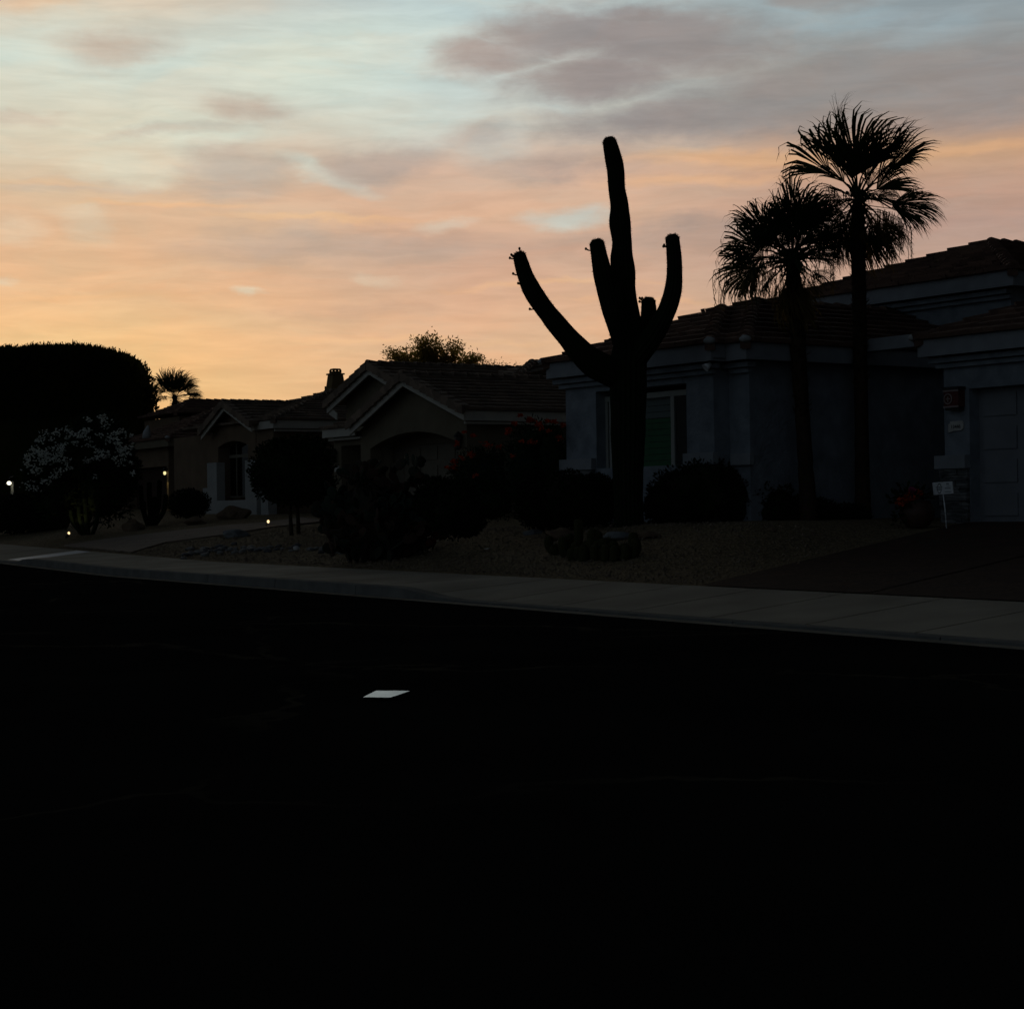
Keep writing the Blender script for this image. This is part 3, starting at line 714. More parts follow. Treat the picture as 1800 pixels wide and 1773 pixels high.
def tiled_gable(w, F, L, K, Rr, n0, n1, seeds):
    o = .05
    tiled(w, [F.W(Rr[0] - .06, n0, Rr[1] + o), F.W(Rr[0] - .06, n1, Rr[1] + o), F.W(K[0], n1, K[1] + o), F.W(K[0], n0, K[1] + o)], seed=seeds, t=.075)
    tiled(w, [F.W(L[0] + .06, n0, L[1] + o), F.W(L[0] + .06, n1, L[1] + o), F.W(K[0], n1, K[1] + o), F.W(K[0], n0, K[1] + o)], seed=seeds + 1, t=.075)
    rake(w, F.W(Rr[0] - .06, n0 - .02, Rr[1] + o), F.W(K[0], n0 - .02, K[1] + o), -F.n)
    rake(w, F.W(L[0] + .06, n0 - .02, L[1] + o), F.W(K[0], n0 - .02, K[1] + o), -F.n)
w = MB(); tiled_gable(w, H2, Lp, Kp, Rp, n2f - .03, n2f + 18, 20); rf = w.build('roof', M['tile_brown'], h2o)
w = MB(); caps(w, H2.W(Kp[0], n2f - .06, Kp[1] + .09), H2.W(Kp[0], n2f + 18, Kp[1] + .09)); w.build('ridge_cap', M['tile_brown'], rf)
# rear gable, higher and to the left
n2b = n2f + 1.3
Lb, Kb = H2.sz(574, 713, n2b), H2.sz(648, 643, n2b); Rb = (2 * Kb[0] - Lb[0], Lb[1])
w = MB(); chevron(w, H2, Lb, Kb, Rb, .24, n2b, n2b + .05)
w.fprism(H2, [(Lb[0], Lb[1] - .002), (Lb[0] - .55, Lb[1] - .25), (Lb[0] - .55, Lb[1] - .46), (Lb[0], Lb[1] - .24)][::-1], n2b + .052, n2b + .09); w.build('fascia', M['trim_tan'], h2o)
w = MB(); w.fprism(H2, [(Lb[0] - .5, FL2 + 1.5), (Lb[0] - .5, zr(Lb[0] - .5, Lb, Kb, Rb) - .06), (Kb[0], Kb[1] - .06), (Rb[0] + .3, Rb[1] - .0), (Rb[0] + .3, FL2 + 1.5)], n2b + .4, n2b + .6); w.build('wall', M['stucco_tan'], h2o)
w = MB(); tiled_gable(w, H2, Lb, Kb, Rb, n2b - .03, n2b + 18, 24)
# small hip where a third ridge meets the slope
hA = [P(877, 656, 53.5), P(912, 660, 52.2), P(935, 639, 54.2)]
tiled(w, hA, seed=28); tiled(w, [P(912, 660, 52.2), P(990, 648, 55), P(990, 640, 57), P(935, 639, 54.2)], seed=29)
rf = w.build('roof', M['tile_brown'], h2o)
ridge(rf, M['tile_brown'], [(H2.W(Kb[0], n2b - .06, Kb[1] + .09), H2.W(Kb[0], n2b + 18, Kb[1] + .09)), (hA[1] + Vector((0, 0, .03)), hA[2] + Vector((0, 0, .05)), .15, .36), (hA[2] + Vector((0, 0, .05)), P(990, 640, 57))])
# entry at the left
ne = N2 + .12; el, er = H2.s_at(587, 800, ne), s_l + .01; ol = H2.s_at(600, 800, ne); zeo = z_at(H2.W(ol, ne), 784)
w = MB(); w.fbox(H2, ol, el, ne, ne + 6, FL2 - .5, Lp[1] - .1); w.fbox(H2, er, ol, ne, ne + .3, zeo, Lp[1] - .1); w.fbox(H2, H2.s_at(617, 800, ne + .9), H2.s_at(612, 800, ne + .9), ne + .9, ne + 1, FL2 - .3, zeo); w.build('wall', M['stucco_tan'], h2o)
w = MB(); w.fbox(H2, er, ol, ne + 1.3, ne + 1.36, FL2 - .3, zeo + .2); w.build('front_door', M['door_dark'], h2o)
fe0, fe1 = H2.sz(566, 752, ne - .35), H2.sz(612, 746, ne - .35); ze2 = Lp[1] - .24
w = MB(); w.fbox(H2, er - .1, fe0[0], ne - .35, ne - .30, ze2, ze2 + .24); w.fbox(H2, er - .1, fe0[0] - .1, ne - .2, ne - .002, ze2 - .09, ze2 - .02); w.fbox(H2, fe0[0] - .05, fe0[0], ne - .298, ne + 4, ze2, ze2 + .24); w.build('fascia', M['trim_tan'], h2o)
w = MB(); tiled(w, [H2.W(fe0[0] + .05, ne - .4, ze2 + .27), H2.W(er - .3, ne - .4, ze2 + .27), H2.W(er - .3, ne + 1.4, ze2 + .27 + 1.8 * .35), H2.W(fe0[0] - 1.5, ne + 1.15, ze2 + .27 + 1.55 * .35)], seed=31)
rf = w.build('roof', M['tile_brown'], h2o)
# its lanterns and number plate
def lantern(px, py, F, n, label):
    s, z = F.sz(px, py, n); b = F.W(s, n, z)
    o = thing('coach_lantern', label, 'wall lantern', b, 'black coach lanterns on the tan house')
    w = MB(); q = b - F.n * .13
    w.tube([q + Vector((0, 0, h)) for h in (-.22, -.16, .12, .15, .26)], [.035, .085, .10, .12, .02], 6, smooth=False); w.build('body', M['metal_dark'], o)
    w = MB(); w.tube([b + Vector((0, 0, .05)), b - F.n * .05 + Vector((0, 0, .2)), q + Vector((0, 0, .24))], [.02, .02, .02], 6); w.build('bracket', M['metal_dark'], o)
lantern(592, 802, H2, ne, 'black coach lantern beside the dark entry of the tan house')
lantern(813, 776, H2, N2, 'black coach lantern at the right corner of the arched garage')
s, z = H2.sz(593, 824, ne)
pq = thing('house_number_plaque', 'small blank pale plaque on the entry pillar of the tan house', 'plaque', H2.W(s, ne, z))
w = MB(); w.fbox(H2, s - .13, s + .13, ne - .03, ne - .003, z - .085, z + .085); w.build('slab', M['plaque'], pq)

# ------------------------------------------------------------------ HOUSE 3 (arched window, courtyard wall)
H3 = Frame(31)
c3 = P(449, 800, 61.0); N3 = H3.sn(c3)[1]; n3f = N3 - .4; FL3 = z_at(c3, 903)
h3o = thing('arched_window_house', 'brown stucco house with a single front gable and an arched window', 'house', H3.W(H3.sn(c3)[0], N3, FL3))
Lp, Kp, Rp = H3.sz(353, 762, n3f), H3.sz(393, 710, n3f), H3.sz(441, 747, n3f)
w = MB(); chevron(w, H3, Lp, Kp, Rp, .22, n3f, n3f + .05); w.build('fascia', M['trim_tan'], h3o)
s_r, s_l = H3.s_at(450, 800, N3), H3.s_at(371, 800, N3); aL, aR = H3.s_at(383.5, 800, N3), H3.s_at(436, 800, N3)
zsp = z_at(H3.W(aL, N3), 787); ztp = z_at(H3.W((aL + aR) / 2, N3), 775)
arch = [(lerp(aR, aL, k / 14), zsp + (ztp - zsp) * (1 - (2 * k / 14 - 1) ** 2)) for k in range(15)]
outl = [(s_l, FL3 - .5), (s_l, zr(s_l, Lp, Kp, Rp) - .05), (Kp[0], Kp[1] - .06), (s_r, zr(s_r, Lp, Kp, Rp) - .05), (s_r, FL3 - .5), (aR, FL3 - .5)] + arch + [(aL, FL3 - .5)]
w = MB(); w.fprism(H3, outl, N3, N3 + .5)
sE = H3.s_at(468, 745, n3f); ZE3 = z_at(H3.W(sE, n3f), 752)
w.fbox(H3, sE + .4, sE + .65, N3 + .02, N3 + 14, FL3 - .5, ZE3 + .1); w.fbox(H3, sE + .65, s_r - .004, N3 + .02, N3 + .3, FL3 - .5, ZE3 + .1)
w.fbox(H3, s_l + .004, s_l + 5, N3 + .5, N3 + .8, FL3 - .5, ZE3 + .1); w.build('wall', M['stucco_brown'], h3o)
wn = N3 + .42; fL, fR = H3.s_at(399, 850, wn), H3.s_at(437, 850, wn); zt_ = z_at(H3.W(fL, wn), 806); zb0 = z_at(H3.W(fL, wn), 872)
w = MB()
for (a, b) in ((fL - .05, fL + .05), ((fL + fR) / 2 + .05, (fL + fR) / 2 + .12)): w.fbox(H3, a, b, wn, wn + .06, zb0, zt_ + .6)
w.fbox(H3, fR, fL, wn - .01, wn + .07, zt_, zt_ + .11); w.fbox(H3, fR, fL, wn - .01, wn + .07, zb0 - .06, zb0)
wi = w.build('window', M['frame_tan'], h3o)
w = MB(); w.fbox(H3, fR - .1, fL, wn + .025, wn + .035, zb0, ztp + .1); w.build('pane', M['glass_dark'], wi)
w = MB(); w.fbox(H3, fL + .05, aL + .3, wn, wn + .07, FL3 - .2, ztp + .2); w.fbox(H3, aR - .3, aL + .3, wn + .9, wn + .95, FL3 - .2, ztp + .3); w.build('inner_wall', M['unlit_room'], h3o)
w = MB(); sE2 = sE + 8.0; P3 = .31; nb3 = n3f + 18
w.fbox(H3, sE, sE + .05, n3f + .25, nb3, ZE3, ZE3 + .26); w.fbox(H3, sE + .1, sE + .18, n3f + .35, nb3, ZE3 - .1, ZE3 - .02); w.fbox(H3, sE + .05, H3.s_at(441, 745, n3f + .25), n3f + .25, n3f + .30, ZE3, ZE3 + .26); w.build('fascia', M['trim_tan'], h3o)
zt3 = ZE3 + .30; e0 = H3.W(sE - .05, n3f + .2, zt3); e1 = H3.W(sE - .05, nb3, zt3); k0 = H3.W(sE + 4, n3f + .2 + 4, zt3 + 4 * P3); k1 = H3.W(sE + 4, nb3, zt3 + 4 * P3); e2 = H3.W(sE2, n3f + .2, zt3); e3 = H3.W(sE2, nb3, zt3)
w = MB(); tiled(w, [e0, e1, k1, k0], seed=40); tiled(w, [e2, e0, k0], seed=41); tiled(w, [e3, e2, k0, k1], seed=42)
tiled_gable(w, H3, Lp, Kp, Rp, n3f - .03, n3f + 4.2, 44); rf = w.build('roof', M['tile_brown'], h3o)
ridge(rf, M['tile_brown'], [(e0, k0, .15), (k0, k1), (H3.W(Kp[0], n3f - .06, Kp[1] + .09), H3.W(Kp[0], n3f + 4, Kp[1] + .09))])
# chimney
cb = P(590, 688, 67.0); sc_, nc_ = H3.sn(cb)
def zc(py): return z_at(cb, py)
w = MB()
def frus(za, zb, ha, hb):
    w.box8([H3.W(sc_ + a * h, nc_ + b * h, z) for z, h in ((za, ha), (zb, hb)) for a, b in ((-1, -1), (1, -1), (1, 1), (-1, 1))])
k_ = 67.0 / FPX / 1.38
frus(zc(705), zc(688), 17 * k_, 17 * k_); frus(zc(688), zc(678.5), 20 * k_, 20 * k_); frus(zc(678.5), zc(659), 17 * k_, 14 * k_); frus(zc(659), zc(656.5), 17 * k_, 17 * k_)
ch = w.build('chimney', M['brick_dark'], rf)
w = MB()
for a, b in ((-1, -1), (1, -1), (1, 1), (-1, 1)): w.box8([H3.W(sc_ + a * 9 * k_ + x * 2.2 * k_, nc_ + b * 9 * k_ + y * 2.2 * k_, z) for z in (zc(656.5), zc(650.5)) for x, y in ((-1, -1), (1, -1), (1, 1), (-1, 1))])
w.box8([H3.W(sc_ + a * h * k_, nc_ + b * h * k_, z) for z, h in ((zc(650.5), 11), (zc(648), 9)) for a, b in ((-1, -1), (1, -1), (1, 1), (-1, 1))])
w.box8([H3.W(sc_ + a * h * k_, nc_ + b * h * k_, z) for z, h in ((zc(656.3), 7.5), (zc(652.4), 7.5)) for a, b in ((-1, -1), (1, -1), (1, 1), (-1, 1))])
w.build('chimney_cap', M['brick_dark'], rf)
# stepped courtyard wall
cwn = N3 - .75
def cw(px, py): return H3.sz(px, py, cwn)
st_ = [(364.5, 814), (381, 813)], [(381, 880), (431, 878)], [(431, 809), (450, 806)]
xs = [H3.s_at(x, 860, cwn) for x in (356.5, 364.5, 381, 431, 450.5, 453, 466)]
zs_ = [z_at(H3.W(xs[i], cwn), y) for i, y in ((0, 858), (1, 814), (2, 880), (3, 809), (4, 852))]
FB = FL3 - .25
ol_ = [(xs[0], FB), (xs[0], zs_[0]), (xs[1], zs_[0]), (xs[1], zs_[1]), (xs[2], zs_[1]), (xs[2], zs_[2]), (xs[3], zs_[2]), (xs[3], zs_[3]), (xs[4], zs_[3]), (xs[4], FB)]
w = MB(); w.fprism(H3, ol_, cwn, cwn + .3)
tag(w.build('courtyard_wall', M['stucco_pale'], base=H3.W(xs[2], cwn, FL3)), 'pale stepped stucco courtyard wall framing the arched window', 'wall')
w = MB(); w.fbox(H3, xs[6], xs[5], cwn + .1, cwn + .4, FB, zs_[4])
tag(w.build('garden_pier', M['stucco_pale'], base=H3.W(xs[5], cwn, FL3)), 'short pale stucco pier right of the stepped courtyard wall', 'wall')

# ------------------------------------------------------------------ HOUSE 4 (far left, lit pilaster)
H4 = Frame(30)
c4 = P(296, 800, 73.0); s4, N4 = H4.sn(c4); n4f = N4 - .4; FL4 = 1.35
h4o = thing('far_house', 'distant brown house with a lit corner pilaster beside the white flowering bush', 'house', H4.W(s4, N4, FL4))
ZE4 = z_at(c4, 786); ew = H4.s_at(296, 800, n4f)
dLl, dRr = H4.s_at(236, 830, N4), H4.s_at(293, 830, N4); zd4 = z_at(H4.W(dRr, N4), 819)
w = MB(); w.fbox(H4, s4 + .0, dRr, N4, N4 + .3, FL4 - .6, ZE4 + .1); w.fbox(H4, dRr, dLl + .6, N4, N4 + .3, zd4, ZE4 + .1); w.fbox(H4, dLl + .6, dLl + 2.5, N4, N4 + .3, FL4 - .6, ZE4 + .1)
w.fbox(H4, s4 + .0, s4 + .25, N4 + .302, N4 + 14, FL4 - .6, ZE4 + .1); w.build('wall', M['stucco_brown'], h4o)
w = MB(); w.fbox(H4, dRr, dLl + .6, N4 + .32, N4 + .38, FL4 - .5, zd4 + .1); w.build('garage_door', M['door_dark'], h4o)
w = MB(); w.fbox(H4, ew, dLl + 2.6, n4f, n4f + .05, ZE4, ZE4 + .3); w.fbox(H4, ew, ew + .05, n4f + .052, n4f + 14, ZE4, ZE4 + .3); w.build('fascia', M['stucco_tan'], h4o)
zt4 = ZE4 + .33; w = MB(); a0 = H4.W(ew - .05, n4f - .05, zt4); a1 = H4.W(ew - .05, n4f + 16, zt4); a2 = H4.W(ew + 6.5, n4f - .05, zt4); kk = H4.W(ew + 3.25, n4f + 3.2, zt4 + 3.25 * .42); kz = H4.W(ew + 3.25, n4f + 16, zt4 + 3.25 * .42)
tiled(w, [a0, a1, kz, kk], seed=50); tiled(w, [a2, a0, kk], seed=51); tiled(w, [H4.W(ew + 6.5, n4f + 16, zt4), a2, kk, kz], seed=52); rf = w.build('roof', M['tile_red'], h4o)
ridge(rf, M['tile_red'], [(a0, kk), (kk, kz)]); mortar_end(rf, a0, kk)
n4b = n4f + 3.5; sb4 = H4.s_at(304, 730, n4b); ZB4 = z_at(H4.W(sb4, n4b), 733)
w = MB(); w.fbox(H4, sb4, sb4 + 4.8, n4b + .3, n4b + 14, FL4, ZB4 + .05); w.build('wall', M['stucco_brown'], h4o)
w = MB(); q0 = H4.W(sb4 - .3, n4b, ZB4 + .2); q1 = H4.W(sb4 - .3, n4b + 16, ZB4 + .2); q2 = H4.W(sb4 + 4.8, n4b, ZB4 + .2); kp = H4.W(sb4 + 2.2, n4b + 1.6, ZB4 + .2 + .72); kq = H4.W(sb4 + 2.2, n4b + 16, ZB4 + .2 + .72)
tiled(w, [q0, q1, kq, kp], seed=53); tiled(w, [q2, q0, kp], seed=54); tiled(w, [H4.W(sb4 + 4.8, n4b + 16, ZB4 + .2), q2, kp, kq], seed=55); rf = w.build('roof', M['tile_red'], h4o)
ridge(rf, M['tile_red'], [(kp, kq), (q0, kp)])
w = MB(); vv = P(258, 757, 74.5); w.tube([vv - Vector((0, 0, .3)), vv - Vector((0, 0, .05)), vv + Vector((.03, 0, .05)), vv + Vector((.06, 0, .22))], [.2, .15, .11, .03], 10); w.build('roof_vent', M['mortar'], h4o)
# wall lamp lighting the pilaster
ls, lz = H4.sz(298.5, 831, N4); lp = H4.W(s4 + .12, N4, lz)
wl_ = thing('wall_lamp', 'lit wall lamp throwing yellow light down the far corner pilaster', 'wall lamp', lp)
w = MB(); w.tube([lp - H4.n * .12 + Vector((0, 0, .22)), lp - H4.n * .12 + Vector((0, 0, .06))], [.05, .09], 10); w.tube([lp + Vector((0, 0, .16)), lp - H4.n * .1 + Vector((0, 0, .16))], [.02, .02], 6); w.build('shade', M['metal_dark'], wl_)
w = MB(); w.blob(lp - H4.n * .12 + Vector((0, 0, .0)), (.06, .06, .08), 2, 0); w.build('bulb', M['bulb_wall'], wl_)
def spot(loc, target, energy, ang, col, blend=.6, rad=.03):
    li = bpy.data.lights.new('lamp_beam', 'SPOT'); li.energy = energy; li.spot_size = R(ang); li.spot_blend = blend; li.color = col; li.shadow_soft_size = rad
    o = bpy.data.objects.new('lamp_beam', li); COL.objects.link(o); o.location = loc
    o.rotation_euler = (Vector(target) - Vector(loc)).to_track_quat('-Z', 'Y').to_euler(); return o
spot(lp - H4.n * .14 - Vector((0, 0, .09)), lp - H4.n * .05 - Vector((0, 0, 2)), 5.0, 60, (1, .85, .32))

# ------------------------------------------------------------------ SAGUARO
YS = 31.5
SX, SY = 860, 220; K4 = 3.855
def zs(x, y): return (SX + x / K4, SY + y / K4)
PXM = YS / FPX
def spath(pts, dy=0.0, dys=None):
    path, rad = [], []
    for i, (x, y, r) in enumerate(pts):
        px, py = zs(x, y); Yd = YS + (dys[i] if dys else dy)
        path.append(P(px, py, Yd)); rad.append(r / K4 * PXM)
    return path, rad
def smooth_path(path, rad, k=5):
    def cr(a, b, c, d, t): return .5 * ((2 * b) + (c - a) * t + (2 * a - 5 * b + 4 * c - d) * t * t + (3 * b - a - 3 * c + d) * t ** 3)
    op, orr = [], []
    n = len(path)
    for i in range(n - 1):
        a, b, c, d = path[max(i - 1, 0)], path[i], path[i + 1], path[min(i + 2, n - 1)]
        ra, rb, rc, rd = rad[max(i - 1, 0)], rad[i], rad[i + 1], rad[min(i + 2, n - 1)]
        for j in range(k):
            t = j / k; op.append(cr(a, b, c, d, t)); orr.append(cr(ra, rb, rc, rd, t))
    op.append(path[-1]); orr.append(rad[-1]); return op, orr
def domed(pts):
    """prepend a rounded tip to a list whose first point is at the tip"""
    (x, y, r) = pts[0]; dx, dy = x - pts[1][0], y - pts[1][1]; L = math.hypot(dx, dy); dx /= L; dy /= L
    return [(x + dx * r * .98, y + dy * r * .98, r * .12), (x + dx * r * .85, y + dy * r * .85, r * .52), (x + dx * r * .5, y + dy * r * .5, r * .86)] + pts
base = on_ground(1105, YS)
sag = thing('saguaro_cactus', 'tall saguaro cactus with raised arms standing before the grey house', 'cactus', base)
def arm(name, pts, dys=None, ribs=14, dy=0):
    d = domed(pts); 
    if dys: dys = [dys[0]] * 3 + dys
    pa, ra = spath(d, dy, dys); pa, ra = smooth_path(pa, ra, 5)
    ra = [r * 1.04 * (1 + .05 * noise.noise(p * 2.6) + .03 * noise.noise(p * 6)) for p, r in zip(pa, ra)]
    w = MB(); w.tube(pa, ra, ribs * 5, ribs, .085)
    rs = random.Random(len(pts))
    for i in range(2, len(pa) - 1):   # spines along the ribs
        for _ in range(34):
            a = rs.uniform(0, 6.283); t = (pa[i + 1] - pa[i]).normalized(); s_ = t.orthogonal().normalized(); d = (Matrix.Rotation(a, 3, t) @ s_)
            w.leaf(pa[i].lerp(pa[i + 1], rs.random()) + d * ra[i] * 1.0, d + Vector((rs.gauss(0, .5), rs.gauss(0, .5), rs.gauss(0, .5))), .006, rs.uniform(.02, .045))
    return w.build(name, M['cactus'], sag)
gy = (base.z)
tr = [(817, 122, 44), (840, 220, 52), (857, 310, 52), (864, 430, 52), (882, 540, 54), (885, 650, 65), (892, 725, 62), (900, 800, 58), (898, 900, 70), (910, 1000, 70), (920, 1100, 63), (934, 1200, 62), (945, 1300, 70), (948, 1400, 82), (950, 1500, 98), (943, 1600, 110), (940, 1700, 114), (942, 1850, 110), (940, 2150, 100), (940, 2400, 92), (944, 2650, 90), (948, 2790, 94)]
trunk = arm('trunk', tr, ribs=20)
aL_ = arm('arm', [(207, 895, 40), (238, 1000, 48), (283, 1105, 54), (335, 1190, 56), (398, 1275, 56), (462, 1355, 60), (535, 1440, 64), (605, 1520, 72), (690, 1600, 82), (780, 1650, 88), (880, 1690, 90)], [-.25] * 8 + [-.2, -.12, 0])
aM = arm('arm', [(732, 815, 46), (748, 900, 50), (768, 1000, 57), (790, 1100, 58), (818, 1200, 60), (850, 1300, 64), (892, 1400, 68), (925, 1500, 72), (945, 1600, 70)], [-.30] * 6 + [-.2, -.1, 0])
aS = arm('arm', [(1080, 1208, 45), (1081, 1290, 49), (1074, 1370, 50), (1065, 1440, 52), (1030, 1530, 56), (980, 1620, 60)], [.35, .35, .35, .3, .2, .05])
aR_ = arm('arm', [(1242, 778, 42), (1252, 880, 44), (1256, 980, 46), (1251, 1080, 51), (1236, 1160, 53), (1210, 1240, 55), (1172, 1320, 58), (1125, 1400, 63), (1070, 1480, 68), (1000, 1570, 72), (950, 1640, 74)], [-.28] * 7 + [-.25, -.2, -.1, 0])
aK = arm('arm', [(850, 1110, 40), (868, 1190, 46), (895, 1290, 50), (925, 1380, 52)], [-.28, -.26, -.2, -.1])
def fruit(parent, lst, dy):
    for (x, y, ex, ey) in lst:
        w = MB(); a = P(*zs(x, y), YS + dy); b = P(*zs(ex, ey), YS + dy); m_ = a.lerp(b, .55) + Vector((0, 0, -.012))
        w.tube([a, m_, b], [.011, .012, .016], 6); w.blob(b, (.024, .024, .028), 1, .1); w.build('fruit', M['cactus_bud'], parent)
fruit(aL_, [(212, 868, 205, 836), (178, 905, 140, 900), (180, 900, 150, 878), (178, 895, 158, 885), (195, 1015, 162, 1006), (218, 1075, 196, 1071), (305, 1243, 275, 1246)], -.25)
fruit(aM, [(693, 850, 655, 838)], -.30)
fruit(aR_, [(1206, 825, 1185, 812), (1206, 820, 1180, 822), (1230, 800, 1250, 795)], -.28)
fruit(aS, [(1042, 1190, 1020, 1172), (1042, 1196, 1018, 1195), (1050, 1180, 1036, 1172)], .35)

# ------------------------------------------------------------------ PALMS
def frond(parent, c, tip, roll, droop, name='frond', spread=105, nseg=42, pet=.40, dry=False, rnd=random):
    """one fan frond: petiole from the crown, then a folded fan whose segment tips hang with their own weight"""
    w = MB(); X = tip - c; L = X.length; X.normalize(); Z = Vector((0, 0, 1)) - X * X.z
    if Z.length < .3: Z = Vector((0, -1, 0)) + X * X.y
    Z.normalize(); rm = Matrix.Rotation(R(roll), 3, X); Z = rm @ Z; Yv = Z.cross(X)
    sag_ = .05 * L
    pts = [c + X * (L * pet * t) + Vector((0, 0, sag_ * math.sin(t * math.pi))) for t in (0, .3, .65, 1)]
    w.tube(pts, [.026, .02, .016, .013], 5, smooth=False)
    o = pts[-1]; BL = L * (1 - pet)
    for k in range(nseg):
        ph = R(lerp(-spread, spread, (k + .5) / nseg)) + rnd.uniform(-.02, .02); ln = BL * (.66 + .34 * math.cos(ph * .7)) * rnd.uniform(.84, 1.12)
        vf_ = .35 * abs(math.sin(ph))      # the fan is folded along its rib
        d = (X * math.cos(ph) + Yv * math.sin(ph) * (1 - vf_ * .4) + Z * vf_).normalized(); sd = d.cross(Z)
        if sd.length < .05: sd = Yv.copy()
        sd.normalize(); hw = R(spread) / nseg * ln * .92; p = o.copy(); prev = None; g = droop * rnd.uniform(.9, 2.0); bd = Vector((.45 + rnd.gauss(0, .3), rnd.gauss(0, .3), -1)).normalized()
        if dry and rnd.random() < .25: continue
        steps = 7
        for i in range(steps + 1):
            t = i / steps; wd = pw(t, [(0, .06), (.62, .74), (.72, .58), (.84, .34), (.93, .15), (1, .02)])
            f = .25 * hw * (1 if k % 2 else -1)
            row = (p - sd * hw * wd + Z * f * .5 * wd * 2, p + sd * hw * wd - Z * f * .5 * wd * 2)
            if prev: w.poly([prev[0], prev[1], row[1], row[0]])
            prev = row; bend = droop * .05 + g * max(0, t - .5) ** 1.1 * 2.3
            d = (d + bd * bend).normalized(); p = p + d * ln / steps
    return w.build(name, M['palm_dry'] if dry else M['palm_leaf'], parent)
def fan_palm(label, px, pyc, pybase, Y, rpx, fr, seed, nfill, group, trunk_px=None, nskirt=0):
    rnd = random.Random(seed); c = P(px, pyc, Y); b = on_ground(trunk_px or px, Y); k = Y / FPX
    o = thing('fan_palm', label, 'palm tree', b, group)
    w = MB(); pa = [b.lerp(c, t) for t in (0, .08, .2, .4, .6, .75, .85, .95, 1.0)]; pa[0] = pa[0] - Vector((0, 0, .15))
    rr = [rpx * m_ * k for m_ in (1.25, 1.1, 1.0, .95, 1.0, 1.0, 1.05, .95, .55)]
    pa, rr = smooth_path(pa, rr, 6); w.tube(pa, rr, 14, jit=.07)
    # leaf bases left on the trunk
    for i in range(420):
        t = 1 - .6 * rnd.random() ** 1.5 ; q = b.lerp(c, t); a = rnd.uniform(0, 6.28); r_ = rpx * k * (1.0 if t < .8 else 1.15)
        d = Vector((math.cos(a), math.sin(a), 0)); p0_ = q + d * r_ * .85; s_ = Vector((-d.y, d.x, 0)) * rnd.uniform(.02, .045)
        w.poly([p0_ - s_, p0_ + s_, p0_ + d * rnd.uniform(.05, .12) * (1.8 if t > .9 else 1) + Vector((0, 0, rnd.uniform(-.12 if t > .85 else .02, .14)))])
    w.build('trunk', M['palm_trunk'], o)
    for q_ in fr:
        x, y, dy, rl, kk = q_[:5]; sp_ = q_[5] if len(q_) > 5 else 100; pt_ = q_[6] if len(q_) > 6 else .40
        frond(o, c + Vector((0, 0, rnd.uniform(-.06, .05))), c + (P(x, y, Y + dy) - c) * (1.07 if Y < 60 else 1.12), rl, kk, 'dry_frond' if kk > 2.4 else 'frond', spread=sp_, nseg=max(24, int(sp_ * .72)), pet=pt_, dry=kk > 2.4, rnd=rnd)
    for i in range(nskirt):     # dead leaves hanging round the top of the trunk
        a = i * 2.4 + rnd.uniform(-.3, .3); r_ = rnd.uniform(16, 42) * k; hh = rnd.uniform(70, 135) * k
        frond(o, c - Vector((0, 0, rnd.uniform(.0, .25))), c + Vector((math.cos(a) * r_, math.sin(a) * r_, -hh)), rnd.uniform(-60, 60), 2.6, 'dry_frond', spread=38, nseg=22, pet=.45, dry=True, rnd=rnd)
    for i in range(nfill):
        a = rnd.uniform(.15, 3.0) if i % 3 else rnd.uniform(3.4, 6.1); el = rnd.uniform(-.5, .9); L = rnd.uniform(115, 160) * k
        t = c + Vector((math.cos(a) * math.cos(el), math.sin(a) * math.cos(el), math.sin(el))) * L
        frond(o, c, t, rnd.uniform(-25, 25), rnd.uniform(.8, 1.6), spread=80, rnd=rnd)
    return o, c
tall = [(1460, 172, .12, 78, .7, 22, .34), (1500, 174, -.25, 10, 1.0, 42, .30), (1428, 208, .2, 70, .8, 26, .34), (1378, 232, .3, 78, 1.7, 34, .34), (1592, 200, -.4, -10, .9, 66, .40), (1630, 232, -.2, -35, .5, 42, .42),
        (1598, 292, .3, 62, .9, 48, .34), (1662, 360, -.1, 45, 1.3, 46, .46), (1632, 385, .4, 30, 1.6, 60, .44), (1600, 425, .3, 30, 1.9, 60, .42), (1562, 452, -.3, 30, 1.9, 60), (1584, 440, .3, -20, 2.0, 60), (1578, 468, .1, 20, 2.6, 50),
        (1432, 372, -.5, 10, 1.9, 70), (1462, 430, -.3, 10, 2.1, 70), (1478, 232, .6, 0, 1.1, 50, .30), (1535, 222, -.7, 10, 1.1, 55, .32), (1476, 470, -.2, 20, 2.7, 60), (1450, 460, .2, 10, 2.6, 60), (1536, 480, .2, 20, 2.7, 50), (1556, 330, -1.0, 10, 1.6, 60, .3), (1470, 320, -1.0, -10, 1.6, 60, .3), (1448, 395, .3, 20, 2.0, 70),
        (1490, 215, .9, 10, 1.0, 60, .28), (1560, 235, .8, -10, 1.1, 60, .3), (1445, 275, -.4, 30, 1.4, 34, .34), (1570, 270, -.7, 20, 1.2, 60, .3), (1648, 372, -.3, 60, 1.2, 60, .4), (1600, 350, .2, 40, 1.6, 66, .36), (1610, 262, .4, -20, 1.0, 55, .38), (1440, 345, .4, 30, 1.8, 60, .36)]
p1, c1 = fan_palm('taller fan palm with a full crown rising above the red tile roof', 1507, 352, 915, 32.6, 12.5, tall, 3, 0, 'fan palms before the grey house', 1517, 10)
